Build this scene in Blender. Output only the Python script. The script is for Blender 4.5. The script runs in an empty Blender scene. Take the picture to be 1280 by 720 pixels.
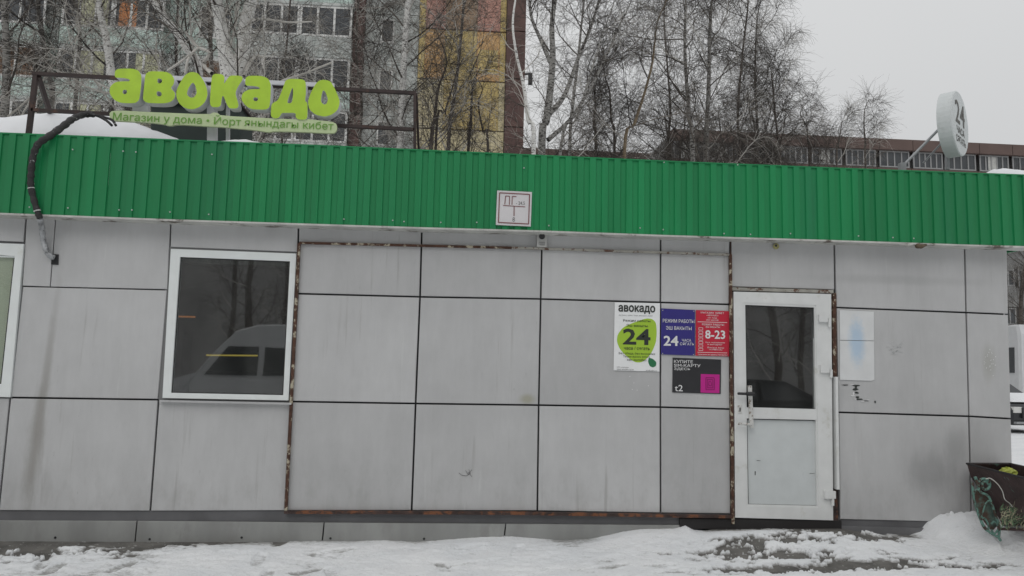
import bpy, math, random
import numpy as np
from mathutils import Vector, Matrix
random.seed(7); rng = np.random.default_rng(7)
S = bpy.context.scene; COL = S.collection
R = math.radians

# ------------------------------------------------------------------ camera
CH = 1.6
CAM = np.array([0.0, -7.0, CH]); F = 950.0
YAW, PITCH, ROLL = 0.0739, 0.1090, 0.0222
_f = np.array([math.sin(YAW)*math.cos(PITCH), math.cos(YAW)*math.cos(PITCH), math.sin(PITCH)])
_r0 = np.array([math.cos(YAW), -math.sin(YAW), 0.0]); _u0 = np.cross(_r0, _f)
_r = math.cos(ROLL)*_r0 + math.sin(ROLL)*_u0
_u = -math.sin(ROLL)*_r0 + math.cos(ROLL)*_u0
cd = bpy.data.cameras.new('camera'); cam = bpy.data.objects.new('camera', cd); COL.objects.link(cam)
cd.lens = F/1280*36; cd.sensor_width = 36; cd.clip_start = 0.05; cd.clip_end = 2000
M = Matrix.Identity(4)
for i in range(3):
    M[i][0], M[i][1], M[i][2], M[i][3] = _r[i], _u[i], -_f[i], CAM[i]
cam.matrix_world = M; S.camera = cam

# ------------------------------------------------------------------ world and sun (overcast)
SUN_EL, SUN_AZ = R(48), R(205)
w = bpy.data.worlds.new('World'); S.world = w; w.use_nodes = True
nt = w.node_tree; nt.nodes.clear()
sky = nt.nodes.new('ShaderNodeTexSky'); sky.sky_type = 'NISHITA'; sky.sun_disc = False
sky.sun_elevation = SUN_EL; sky.sun_rotation = SUN_AZ; sky.dust_density = 4
hs = nt.nodes.new('ShaderNodeHueSaturation'); hs.inputs['Saturation'].default_value = 0.25
nt.links.new(sky.outputs[0], hs.inputs['Color'])
tc = nt.nodes.new('ShaderNodeTexCoord')
nz = nt.nodes.new('ShaderNodeTexNoise'); nz.inputs['Scale'].default_value = 1.6; nz.inputs['Detail'].default_value = 3
nt.links.new(tc.outputs['Generated'], nz.inputs['Vector'])
cr = nt.nodes.new('ShaderNodeValToRGB')
cr.color_ramp.elements[0].position = .3; cr.color_ramp.elements[0].color = (.925, .94, .955, 1)
cr.color_ramp.elements[1].position = .7; cr.color_ramp.elements[1].color = (.985, .995, 1.0, 1)
nt.links.new(nz.outputs[0], cr.inputs[0])
sc_ = nt.nodes.new('ShaderNodeVectorMath'); sc_.operation = 'SCALE'; sc_.inputs['Scale'].default_value = 6.6
sx = nt.nodes.new('ShaderNodeSeparateXYZ'); nt.links.new(tc.outputs['Generated'], sx.inputs[0])
mm = nt.nodes.new('ShaderNodeMath'); mm.operation = 'MAXIMUM'; nt.links.new(sx.outputs[2], mm.inputs[0]); mm.inputs[1].default_value = 0
ma = nt.nodes.new('ShaderNodeMath'); ma.operation = 'MULTIPLY_ADD'; nt.links.new(mm.outputs[0], ma.inputs[0]); ma.inputs[1].default_value = 3.6; ma.inputs[2].default_value = 5.65
nt.links.new(ma.outputs[0], sc_.inputs['Scale']); nt.links.new(cr.outputs[0], sc_.inputs[0])
mx = nt.nodes.new('ShaderNodeMix'); mx.data_type = 'RGBA'; mx.inputs[0].default_value = 0.93
nt.links.new(hs.outputs[0], mx.inputs[6]); nt.links.new(sc_.outputs[0], mx.inputs[7])
bg = nt.nodes.new('ShaderNodeBackground'); bg.inputs[1].default_value = 0.1
nt.links.new(mx.outputs[2], bg.inputs[0])
wo = nt.nodes.new('ShaderNodeOutputWorld'); nt.links.new(bg.outputs[0], wo.inputs[0])
sl = bpy.data.lights.new('sun', 'SUN'); so = bpy.data.objects.new('sun', sl); COL.objects.link(so)
sl.energy = 0.5; sl.angle = R(40); sl.color = (1, .97, .94)
sd = Vector((math.sin(SUN_AZ)*math.cos(SUN_EL), math.cos(SUN_AZ)*math.cos(SUN_EL), math.sin(SUN_EL)))
so.rotation_euler = sd.to_track_quat('Z', 'Y').to_euler()
S.view_settings.view_transform = 'Standard'; S.view_settings.look = 'None'
S.view_settings.exposure = 0; S.view_settings.gamma = 1
S.cycles.max_bounces = 6; S.cycles.transparent_max_bounces = 8

# ------------------------------------------------------------------ pixel -> world helpers
def ray(u, v):
    return _f + _r*((u-640)/F) + _u*((360-v)/F)
def W(u, v, y=0.0):                       # where the sight line meets the vertical plane at y
    d = ray(u, v); t = (y-CAM[1])/d[1]; return CAM + d*t
def G(u, v, z=0.0):                       # where it meets the level z
    d = ray(u, v); t = (z-CAM[2])/d[2]; return CAM + d*t

# ------------------------------------------------------------------ mesh helpers
class MB:
    def __init__(s): s.v = []; s.f = []; s.m = []
    def add(s, vs, fs, m=0):
        o = len(s.v); s.v += [tuple(map(float, p)) for p in vs]
        s.f += [tuple(i+o for i in f) for f in fs]; s.m += [m]*len(fs); return s
    def box(s, a, b, m=0):
        x0, y0, z0 = [min(p, q) for p, q in zip(a, b)]; x1, y1, z1 = [max(p, q) for p, q in zip(a, b)]
        return s.add([(x0,y0,z0),(x1,y0,z0),(x1,y1,z0),(x0,y1,z0),(x0,y0,z1),(x1,y0,z1),(x1,y1,z1),(x0,y1,z1)],
              [(0,3,2,1),(4,5,6,7),(0,1,5,4),(1,2,6,5),(2,3,7,6),(3,0,4,7)], m)
    def quadprism(s, q, dy, m=0, bev=0.0):   # q: 4 front corners (tl,tr,br,bl) extruded to +y by dy, edges eased by bev
        q = [np.array(p, float) for p in q]
        c = sum(q)/4
        if bev:
            inn = []
            for p in q:
                d = c-p; dd = np.array([math.copysign(bev, d[0]), 0, math.copysign(bev, d[2])]); inn.append(p+dd)
            mid = [p+np.array([0, bev, 0]) for p in q]
            back = [p+np.array([0, dy, 0]) for p in q]
            vs = inn+mid+back
            fs = [(3,2,1,0)]
            for k in range(4):
                n = (k+1) % 4
                fs += [(k, n, 4+n, 4+k), (4+k, 4+n, 8+n, 8+k)]
            return s.add(vs, fs, m)
        back = [p+np.array([0, dy, 0]) for p in q]
        return s.add(q+back, [(3,2,1,0),(4,5,6,7)]+[(k,(k+1)%4,4+(k+1)%4,4+k) for k in range(4)], m)
    def tube(s, pts, rad, n=8, m=0, caps=True, flat=None):
        pts = [np.array(p, float) for p in pts]
        if not hasattr(rad, '__len__'): rad = [rad]*len(pts)
        vs = []; up = np.array([0, 0, 1.0])
        t0 = pts[1]-pts[0]
        a = np.cross(t0, up)
        if np.linalg.norm(a) < 1e-6: a = np.array([1.0, 0, 0])
        for i, p in enumerate(pts):
            t = pts[min(i+1, len(pts)-1)]-pts[max(i-1, 0)]; t /= np.linalg.norm(t)+1e-12
            a = a-t*(a@t); a /= np.linalg.norm(a)+1e-12; b = np.cross(t, a)
            for k in range(n):
                th = 2*math.pi*k/n
                vs.append(p+rad[i]*(math.cos(th)*a+math.sin(th)*b))
        fs = []
        for i in range(len(pts)-1):
            for k in range(n):
                fs.append((i*n+k, i*n+(k+1)%n, (i+1)*n+(k+1)%n, (i+1)*n+k))
        if caps: fs += [tuple(range(n))[::-1], tuple((len(pts)-1)*n+k for k in range(n))]
        return s.add(vs, fs, m)
    def bar(s, p, q, wx, wy, m=0):         # square-section bar from p to q; wx width across view, wy depth
        p, q = np.array(p, float), np.array(q, float); t = q-p; t /= np.linalg.norm(t)
        y = np.array([0, 1.0, 0]); y = y-t*(y@t); y /= np.linalg.norm(y)+1e-12; x = np.cross(t, y)
        vs = [e+x*wx*a/2+y*wy*b/2 for e in (p, q) for a, b in ((-1,-1),(1,-1),(1,1),(-1,1))]
        return s.add(vs, [(0,1,2,3),(7,6,5,4),(0,4,5,1),(1,5,6,2),(2,6,7,3),(3,7,4,0)], m)
    def poly(s, pts, dy, m=0):             # convex-ish polygon prism in an xz plane, extruded +y
        n = len(pts); pts = [np.array(p, float) for p in pts]; back = [p+np.array([0, dy, 0]) for p in pts]
        return s.add(pts+back, [tuple(range(n)), tuple(range(2*n-1, n-1, -1))]+[(k,(k+1)%n,n+(k+1)%n,n+k) for k in range(n)], m)
    def mesh(s, name, mats, smooth=False):
        me = bpy.data.meshes.new(name); me.from_pydata(s.v, [], s.f)
        for mm in (mats if isinstance(mats, (list, tuple)) else [mats]): me.materials.append(mm)
        me.polygons.foreach_set('material_index', s.m)
        me.polygons.foreach_set('use_smooth', [smooth]*len(s.f)); me.update(); fixn(me); return me
    def build(s, name, mats, parent=None, smooth=False):
        return link(name, s.mesh(name, mats, smooth), parent)
import bmesh
def fixn(me):
    bm = bmesh.new(); bm.from_mesh(me); bmesh.ops.recalc_face_normals(bm, faces=bm.faces); bm.to_mesh(me); bm.free()
def link(name, data, parent=None):
    o = bpy.data.objects.new(name, data); COL.objects.link(o)
    if parent is not None:
        o.parent = parent; o.matrix_parent_inverse = Matrix.Translation(-Vector(parent_loc(parent)))
    return o
def parent_loc(p):
    v = Vector(p.location)
    while p.parent is not None:
        p = p.parent; v = v if False else v
    return v
def thing(name, label, cat, loc=(0, 0, 0), group=None):
    o = bpy.data.objects.new(name, None); COL.objects.link(o); o.location = [float(c) for c in loc]
    o.empty_display_size = .2; return tag(o, label, cat, group)
def tag(o, label, cat, group=None):
    o['label'] = label; o['category'] = cat
    if group: o['group'] = group
    return o
def struct(o): o['kind'] = 'structure'; return o
def copy_tree(o, parent=None):
    c = o.copy(); COL.objects.link(c)
    if parent is not None: c.parent = parent
    for ch in list(o.children): copy_tree(ch, c)
    return c
def inst(src, name, mesh, parent, off):    # part sharing mesh data
    o = link(name, mesh, parent); o.location = [float(c) for c in off]; return o

# ------------------------------------------------------------------ materials
def lin(c): return tuple(((x/255)/12.92 if x/255 <= .04045 else ((x/255+.055)/1.055)**2.4) for x in c)
def mat(name, base, rough=.6, metal=0, spec=.5, var=0.0, vscale=6, bump=0.0, bscale=60, second=None, smask=(.45, .6), sscale=4, stretch=(1,1,1), emit=None, coat=0):
    m = bpy.data.materials.new(name); m.use_nodes = True; t = m.node_tree; N = t.nodes; L = t.links
    b = N['Principled BSDF']; b.inputs['Roughness'].default_value = rough; b.inputs['Metallic'].default_value = metal
    b.inputs['Specular IOR Level'].default_value = spec; b.inputs['Coat Weight'].default_value = coat
    b.inputs['Base Color'].default_value = (*base, 1)
    if emit:
        b.inputs['Emission Color'].default_value = (*emit[0], 1); b.inputs['Emission Strength'].default_value = emit[1]
    g = N.new('ShaderNodeNewGeometry'); mp = N.new('ShaderNodeMapping'); mp.inputs['Scale'].default_value = stretch
    L.new(g.outputs['Position'], mp.inputs['Vector'])
    col = None
    if var:
        n = N.new('ShaderNodeTexNoise'); n.inputs['Scale'].default_value = vscale; n.inputs['Detail'].default_value = 6
        L.new(mp.outputs[0], n.inputs['Vector'])
        mr = N.new('ShaderNodeMapRange'); mr.inputs[1].default_value = .3; mr.inputs[2].default_value = .7
        mr.inputs[3].default_value = 1-var; mr.inputs[4].default_value = 1+var; L.new(n.outputs[0], mr.inputs[0])
        sc = N.new('ShaderNodeVectorMath'); sc.operation = 'SCALE'; sc.inputs[0].default_value = base
        L.new(mr.outputs[0], sc.inputs['Scale']); col = sc.outputs[0]
    if second is not None:
        n = N.new('ShaderNodeTexNoise'); n.inputs['Scale'].default_value = sscale; n.inputs['Detail'].default_value = 8; n.inputs['Roughness'].default_value = .65
        L.new(mp.outputs[0], n.inputs['Vector'])
        r = N.new('ShaderNodeMapRange'); r.interpolation_type = 'SMOOTHSTEP'; r.inputs[1].default_value = smask[0]; r.inputs[2].default_value = smask[1]
        L.new(n.outputs[0], r.inputs[0])
        x = N.new('ShaderNodeMix'); x.data_type = 'RGBA'; L.new(r.outputs[0], x.inputs[0])
        if col is not None: L.new(col, x.inputs[6])
        else: x.inputs[6].default_value = (*base, 1)
        x.inputs[7].default_value = (*second, 1); col = x.outputs[2]
    if col is not None: L.new(col, b.inputs['Base Color'])
    if bump:
        n = N.new('ShaderNodeTexNoise'); n.inputs['Scale'].default_value = bscale; n.inputs['Detail'].default_value = 5
        L.new(mp.outputs[0], n.inputs['Vector'])
        bp = N.new('ShaderNodeBump'); bp.inputs['Strength'].default_value = bump; bp.inputs['Distance'].default_value = .01
        L.new(n.outputs[0], bp.inputs['Height']); L.new(bp.outputs[0], b.inputs['Normal'])
    return m
def nadd(t, kind, **kw):
    n = t.nodes.new(kind)
    for k, v in kw.items(): setattr(n, k, v)
    return n
def glass_mat(name, tint, refl=1.0):
    m = bpy.data.materials.new(name); m.use_nodes = True; t = m.node_tree; N = t.nodes; L = t.links; N.clear()
    tr = N.new('ShaderNodeBsdfTransparent'); tr.inputs[0].default_value = (*tint, 1)
    gl = N.new('ShaderNodeBsdfGlossy'); gl.inputs['Roughness'].default_value = .02; gl.inputs[0].default_value = (refl, refl, refl, 1)
    fr = N.new('ShaderNodeFresnel'); fr.inputs[0].default_value = 2.45
    bm_ = N.new('ShaderNodeTexNoise'); bm_.inputs['Scale'].default_value = 1.3
    bp = N.new('ShaderNodeBump'); bp.inputs['Strength'].default_value = .04; bp.inputs['Distance'].default_value = .02
    g = N.new('ShaderNodeNewGeometry'); L.new(g.outputs['Position'], bm_.inputs['Vector']); L.new(bm_.outputs[0], bp.inputs['Height']); L.new(bp.outputs[0], gl.inputs['Normal'])
    bf = N.new('ShaderNodeMath'); bf.operation = 'SUBTRACT'; bf.inputs[0].default_value = 1; L.new(g.outputs['Backfacing'], bf.inputs[1])
    ml = N.new('ShaderNodeMath'); ml.operation = 'MULTIPLY'; L.new(fr.outputs[0], ml.inputs[0]); L.new(bf.outputs[0], ml.inputs[1])
    mx = N.new('ShaderNodeMixShader'); L.new(ml.outputs[0], mx.inputs[0]); L.new(tr.outputs[0], mx.inputs[1]); L.new(gl.outputs[0], mx.inputs[2])
    df = N.new('ShaderNodeBsdfDiffuse'); df.inputs[0].default_value = (.5, .5, .48, 1)
    dn_ = N.new('ShaderNodeTexNoise'); dn_.inputs['Scale'].default_value = 4; dn_.inputs['Detail'].default_value = 7; mp = N.new('ShaderNodeMapping'); mp.inputs['Scale'].default_value = (1, 1, .4)
    L.new(g.outputs['Position'], mp.inputs['Vector']); L.new(mp.outputs[0], dn_.inputs['Vector'])
    dr = N.new('ShaderNodeMapRange'); dr.inputs[1].default_value = .35; dr.inputs[2].default_value = .75; dr.inputs[3].default_value = .015; dr.inputs[4].default_value = .06; L.new(dn_.outputs[0], dr.inputs[0])
    m2 = N.new('ShaderNodeMixShader'); L.new(dr.outputs[0], m2.inputs[0]); L.new(mx.outputs[0], m2.inputs[1]); L.new(df.outputs[0], m2.inputs[2])
    o = N.new('ShaderNodeOutputMaterial'); L.new(m2.outputs[0], o.inputs[0]); return m

# wall panels: grey composite with streaks and a few stains of their own
def panel_mat():
    m = bpy.data.materials.new('grey_composite_panel'); m.use_nodes = True; t = m.node_tree; N = t.nodes; L = t.links
    b = N['Principled BSDF']; b.inputs['Roughness'].default_value = .5; b.inputs['Metallic'].default_value = .0
    g = N.new('ShaderNodeNewGeometry'); oi = N.new('ShaderNodeObjectInfo')
    def noise(scale, stretch, detail=6, rough=.6):
        mp = N.new('ShaderNodeMapping'); mp.inputs['Scale'].default_value = stretch; L.new(g.outputs['Position'], mp.inputs['Vector'])
        n = N.new('ShaderNodeTexNoise'); n.inputs['Scale'].default_value = scale; n.inputs['Detail'].default_value = detail; n.inputs['Roughness'].default_value = rough
        L.new(mp.outputs[0], n.inputs['Vector']); return n.outputs[0]
    def rng_(x, a, b_, c, d):
        r = N.new('ShaderNodeMapRange'); r.interpolation_type = 'SMOOTHSTEP'
        for i, vv in enumerate((a, b_, c, d)): r.inputs[i+1].default_value = vv
        L.new(x, r.inputs[0]); return r.outputs[0]
    def mul(a, b_):
        n = N.new('ShaderNodeMath'); n.operation = 'MULTIPLY'
        for i, q in enumerate((a, b_)):
            if isinstance(q, (int, float)): n.inputs[i].default_value = q
            else: L.new(q, n.inputs[i])
        return n.outputs[0]
    broad = rng_(noise(1.2, (1, 1, 1), 4), .3, .7, .93, 1.05)
    fine = rng_(noise(9, (1, 1, .22), 8, .7), .3, .75, .955, 1.03)
    obj = rng_(oi.outputs['Random'], 0, 1, .93, 1.05)
    k = mul(mul(broad, fine), obj)
    sc = N.new('ShaderNodeVectorMath'); sc.operation = 'SCALE'; sc.inputs[0].default_value = PANEL; L.new(k, sc.inputs['Scale'])
    col = sc.outputs[0]
    def blend(col, mask, c):
        x = N.new('ShaderNodeMix'); x.data_type = 'RGBA'; L.new(mask, x.inputs[0]); L.new(col, x.inputs[6]); x.inputs[7].default_value = (*c, 1); return x.outputs[2]
    def ell(c, rad, soft=1.0, nstr=.35, nsc=6, rot=0):
        mp = N.new('ShaderNodeMapping'); mp.vector_type = 'TEXTURE'; mp.inputs['Location'].default_value = [float(q) for q in c]
        mp.inputs['Scale'].default_value = rad; mp.inputs['Rotation'].default_value = (0, rot, 0); L.new(g.outputs['Position'], mp.inputs['Vector'])
        ln = N.new('ShaderNodeVectorMath'); ln.operation = 'LENGTH'; L.new(mp.outputs[0], ln.inputs[0])
        ad = N.new('ShaderNodeMath'); ad.operation = 'MULTIPLY_ADD'; L.new(noise(nsc, (1, 1, .3), 6, .7), ad.inputs[0]); ad.inputs[1].default_value = nstr*2
        L.new(ln.outputs['Value'], ad.inputs[2])
        return rng_(ad.outputs[0], 1+nstr, .2+nstr, 0, soft)
    # dirt marks: short vertical scuffs
    scuff = mul(rng_(noise(22, (1, 1, .25), 6, .75),   .62, .72, 0, .55), rng_(noise(1.7, (1, 1, 1), 2), .42, .6, 0, 1))
    col = blend(col, scuff, (.2, .2, .19))
    drip = mul(rng_(noise(16, (1, 1, .045), 5, .6), .57, .70, 0, .42), rng_(noise(1.1, (1, 1, .6), 2), .45, .62, 0, 1))
    col = blend(col, drip, (.26, .25, .235))
    pale = rng_(noise(12, (1, 1, .08), 3, .5), .67, .74, 0, .25)
    col = blend(col, pale, (.62, .63, .62))
    sx = N.new('ShaderNodeSeparateXYZ'); L.new(g.outputs['Position'], sx.inputs[0])
    low = mul(rng_(sx.outputs[2], 1.0, .35, 0, 1), rng_(noise(7, (1, 1, .5), 8, .7), .44, .68, 0, .24)); col = blend(col, low, (.24, .235, .22))
    smear = rng_(noise(3.5, (1, 1, .35), 8, .7), .56, .74, 0, .22); col = blend(col, smear, (.33, .33, .325))
    col = blend(col, ell(W(53, 500), (.055, 1, 1.35), .42, .45, 9, R(3)), (.2, .185, .16))     # run below the cable entry
    col = blend(col, ell(W(43, 560), (.10, 1, .8), .4, .6, 14, R(3)), (.22, .205, .18))
    col = blend(col, ell(W(1165, 590), (.32, 1, .28), .36, .6, 7), (.2, .2, .2))
    col = blend(col, ell(W(1195, 560), (.16, 1, .3), .36, .5, 7), (.22, .22, .22))
    col = blend(col, ell(W(659, 499), (.11, 1, .07), .7, .2, 9), (.32, .31, .22))
    col = blend(col, ell(W(1236, 455), (.10, 1, .25), .4, .4, 9), (.3, .3, .25))
    col = blend(col, ell(W(1120, 350), (1.2, 1, .07), .25, .3, 3), (.25, .25, .25))
    L.new(col, b.inputs['Base Color'])
    n = N.new('ShaderNodeTexNoise'); n.inputs['Scale'].default_value = 2.2; L.new(g.outputs['Position'], n.inputs['Vector'])
    bp = N.new('ShaderNodeBump'); bp.inputs['Strength'].default_value = .12; bp.inputs['Distance'].default_value = .02
    L.new(n.outputs[0], bp.inputs['Height']); L.new(bp.outputs[0], b.inputs['Normal'])
    return m
PANEL = (.497, .498, .498)
M_panel = panel_mat()
M_dark = mat('dark_joint', (.03, .03, .032), .9, var=.2)
M_green = mat('green_painted_sheet', (.0065, .225, .072), .5, var=.14, vscale=5, stretch=(1, 1, .12), bump=.05, bscale=8, second=(.010, .175, .07), smask=(.5, .78), sscale=2.5)
def tint_by_object(m, lo, hi):
    t = m.node_tree; N = t.nodes; L = t.links; b_ = N['Principled BSDF']; src = b_.inputs['Base Color'].links[0].from_socket
    oi = N.new('ShaderNodeObjectInfo'); mr = N.new('ShaderNodeMapRange'); mr.inputs[3].default_value = lo; mr.inputs[4].default_value = hi; L.new(oi.outputs['Random'], mr.inputs[0])
    sc = N.new('ShaderNodeVectorMath'); sc.operation = 'SCALE'; L.new(src, sc.inputs[0]); L.new(mr.outputs[0], sc.inputs['Scale']); L.new(sc.outputs[0], b_.inputs['Base Color'])
tint_by_object(M_green, .86, 1.08)
M_lip = mat('pale_edge_flashing', (.50, .50, .47), .6, var=.2, second=(.12, .10, .08), smask=(.55, .68), sscale=5)
M_white = mat('white_upvc', (.70, .71, .70), .35, var=.05, second=(.45, .44, .37), smask=(.56, .8), sscale=5)
M_whitew = mat('white_upvc_window', (.76, .79, .78), .35, var=.04, second=(.6, .61, .55), smask=(.58, .8), sscale=5)
M_doorfill = mat('door_infill_panel', (.58, .61, .61), .4, var=.05, second=(.4, .42, .42), smask=(.6, .8), sscale=6)
M_glass = glass_mat('dark_glass', (.55, .58, .57))
M_rust = mat('rusty_profile', (.075, .035, .022), .85, var=.4, vscale=20, second=(.42, .38, .29), smask=(.53, .60), sscale=17, bump=.5, bscale=80)
M_rustd = mat('dark_rusty_profile', (.05, .032, .028), .85, var=.5, vscale=12, second=(.19, .075, .035), smask=(.5, .62), sscale=10, bump=.5, bscale=80)
M_rustpale = mat('pale_peeling_profile', (.33, .32, .285), .8, var=.2, vscale=12, second=(.11, .055, .035), smask=(.53, .6), sscale=16, bump=.4, bscale=80)
M_plinth = mat('zinc_plinth', (.30, .305, .295), .55, metal=.1, var=.16, vscale=4, stretch=(1, 1, .4), second=(.27, .27, .26), smask=(.5, .7), sscale=5, bump=.08, bscale=6)
M_ledge = mat('shaded_ledge_metal', (.125, .125, .13), .7, var=.2, vscale=3)  # dark base colour includes the shade under the wall panels
M_soffit = mat('soffit_metal', (.3, .3, .29), .8, var=.2)
M_black = mat('black_plastic', (.02, .02, .022), .5)
M_frame = mat('dark_brown_steel', (.045, .030, .028), .7, var=.35, vscale=7, second=(.10, .05, .035), smask=(.55, .68), sscale=9)
M_grey = mat('grey_steel', (.32, .33, .34), .5, metal=.3, var=.12)
M_lime = mat('lime_acrylic', (.44, .66, .045), .45, var=.09, vscale=5, second=(.36, .52, .06), smask=(.55, .8), sscale=4)
M_letside = mat('pale_letter_return', (.66, .67, .69), .5, var=.05)
M_plate = mat('pale_green_plate', (.56, .66, .38), .5, var=.06)
M_platetext = mat('green_plate_lettering', (.16, .36, .05), .5)
M_snow_roof = mat('roof_snow', (.80, .81, .83), .8, var=.05, vscale=2, bump=.4, bscale=4)
M_paper = mat('white_poster', (.82, .83, .83), .5, var=.03)
M_ink = mat('black_ink', (.025, .03, .025), .6)
M_inkgrey = mat('grey_ink', (.13, .13, .13), .6)

# ------------------------------------------------------------------ numpy noise
_lat = rng.random((256, 256))
def vnoise(x, y):
    xi = np.floor(x).astype(int); yi = np.floor(y).astype(int); fx = x-xi; fy = y-yi
    fx = fx*fx*(3-2*fx); fy = fy*fy*(3-2*fy); a = lambda i, j: _lat[i % 256, j % 256]
    return (a(xi,yi)*(1-fx)+a(xi+1,yi)*fx)*(1-fy)+(a(xi,yi+1)*(1-fx)+a(xi+1,yi+1)*fx)*fy
def fbm(x, y, o=5, g=.5):
    s = 0; am = 1; tot = 0
    for k in range(o): s = s+am*vnoise(x*2**k+17.3*k, y*2**k+5.1*k); tot += am; am *= g
    return s/tot-.5

# ------------------------------------------------------------------ ground and snow
GX = [-300, -6, -3, 0, 2.5, 4, 5.3, 7, 12, 300]; GZ = [-.05, -.05, -.02, .01, .06, .10, .13, .15, .16, .16]
def base_z(x, y=None): return np.interp(x, GX, GZ)
line = [(-60, 677, 0), (205, 684, 1), (216, 679, 1), (340, 678, 1), (350, 682, 1), (362, 677, 1), (440, 677, 1), (480, 676, 1), (520, 678, 1),
        (600, 672, 1), (640, 671, 1), (700, 676, 1), (740, 674, 1), (780, 665, 1), (800, 662, 1), (845, 661, 1), (857, 657, 1), (868, 663, 1), (880, 664, 1),
        (890, 663, 1), (960, 661, 1), (1050, 661, 1), (1057, 657, 1), (1098, 668, 1), (1135, 671, 1), (1153, 665, 1), (1162, 654, 1), (1175, 645, 1), (1192, 638, 1),
        (1219, 636, 1), (1250, 640, 1), (1290, 648, 1)]
LX = np.array([W(u, v, -.03)[0] for u, v, _ in line]); LZ = np.array([W(u, v, -.03)[2] for u, v, _ in line])
def smooth(e0, e1, x): t = np.clip((x-e0)/(e1-e0), 0, 1); return t*t*(3-2*t)
def blob(X, Y, u, v, rx, ry, z=.05, n=0):
    c = G(u, v, z); d = np.sqrt(((X-c[0])/rx)**2+((Y-c[1])/ry)**2)
    return d+n
def ground_z(X, Y):
    near = np.exp(-np.maximum(-Y, 0)/.9)
    z = base_z(X)+.012*fbm(X*2, Y*2, 4)
    # the ground meets the wall at the height seen there
    zl = np.interp(X, [W(a, b, -.03)[0] for a, b in ((-60, 677), (200, 678), (600, 679), (860, 672), (890, 662), (1050, 661), (1100, 669), (1290, 672))],
                   [W(a, b, -.03)[2] for a, b in ((-60, 677), (200, 678), (600, 679), (860, 672), (890, 662), (1050, 661), (1100, 669), (1290, 672))])
    zl = np.where(X < -6, z, np.where(X > 6.4, z, zl))
    k = np.where(Y > .1, 0, np.exp(-(np.maximum(-Y, 0)/.55)**2))
    return z*(1-k)+zl*k
def snow_z(X, Y):
    g = ground_z(X, Y)
    n1 = fbm(X*1.6, Y*2.4, 5); n2 = fbm(X*9, Y*14, 4); n3 = fbm(X*35, Y*40, 3)
    t = .030+.045*n1+.026*n2+.010*n3
    # bank against the wall
    zl = np.interp(X, LX, LZ); a = zl-g
    bankw = .20+.5*smooth(4.2, 5.0, X)*(1-smooth(6.0, 8.0, X))
    k = np.exp(-(np.maximum(-Y, 0)/bankw)**2)
    inx = smooth(-6.5, -6.0, X)*(1-smooth(6.6, 9, X))*(Y > -2)
    t = t*(1-k*inx)+(a+.006*n3)*k*inx
    # lumps and pile beside the bin
    def lump(u, v, z, rx, ry, h):
        c = G(u, v, z); return h*np.exp(-(((X-c[0])/rx)**2+((Y-c[1])/ry)**2))
    t = t+lump(1222, 650, .2, .28, .20, .06)+lump(1080, 668, .1, .12, .07, .03)+lump(1100, 676, .1, .25, .06, .02)
    def bare(u, v, rx, ry, s=.09, ns=.55, z=.05):
        nonlocal t
        d = blob(X, Y, u, v, rx, ry*2.1, z, ns*(n2+n3*.6)*2.2+ns*n1); t = t-s*(1-smooth(.5, 1.25, d))
    bare(60, 686, 1.7, .17, .16, .5, -.05); bare(-80, 690, 1.2, .30, .14, .5, -.05); bare(178, 684, .32, .06, .09, .5, -.03)
    bare(975, 670, 1.0, .13, .10, .7, .08); bare(1045, 676, .45, .15, .10, .7, .1); bare(985, 700, .6, .06, .06, 1.2, .08); bare(1085, 706, .6, .05, .05, 1.2, .1); bare(1090, 684, .28, .05, .06, .7, .1); bare(975, 690, .55, .05, .05, 1.1, .08)
    bare(1195, 676, .24, .06, .09, .5, .1); bare(1128, 672, .35, .05, .09, .5, .1); bare(1125, 702, .10, .02, .07, .5, .1)
    bare(1010, 717, .95, .05, .06, .8, .05); bare(920, 700, .5, .03, .04, 1.1, .05); bare(1160, 712, .5, .03, .035, 1.1, .1)
    bare(60, 706, .4, .05, .04, 1.0, -.05); bare(350, 686, .3, .02, .02, 1, 0)
    bare(1262, 672, .25, .05, .08, .5, .12)
    rp = np.random.default_rng(4)
    for i in range(26):
        px, py, an = rp.uniform(-5, 5.4), rp.uniform(-1.15, -.22), rp.uniform(-.5, .5)+rp.choice([0, 1.57])
        ca, sa = math.cos(an), math.sin(an); lx = (X-px)*ca+(Y-py)*sa; ly = -(X-px)*sa+(Y-py)*ca
        m_ = (np.abs(X-px) < .3) & (np.abs(Y-py) < .3)
        d = (np.abs(lx)/.145)**3+(np.abs(ly)/.05)**3; t = np.where(m_, t-.014*(1-smooth(.6, 1.3, d))+.005*np.exp(-((d-1.7)/.6)**2), t)
    far = (Y > .3) | (Y < -2.2) | (X > 8) | (X < -7.5)
    t = np.where(far, .05+.03*n1, t)
    return g+t
def axis(lo, hi, st, far, n):
    a = np.arange(lo, hi+st/2, st); e = (far)*(np.linspace(0, 1, n+1)[1:]**3)
    return np.concatenate([lo-e[::-1], a, hi+e])
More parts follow.
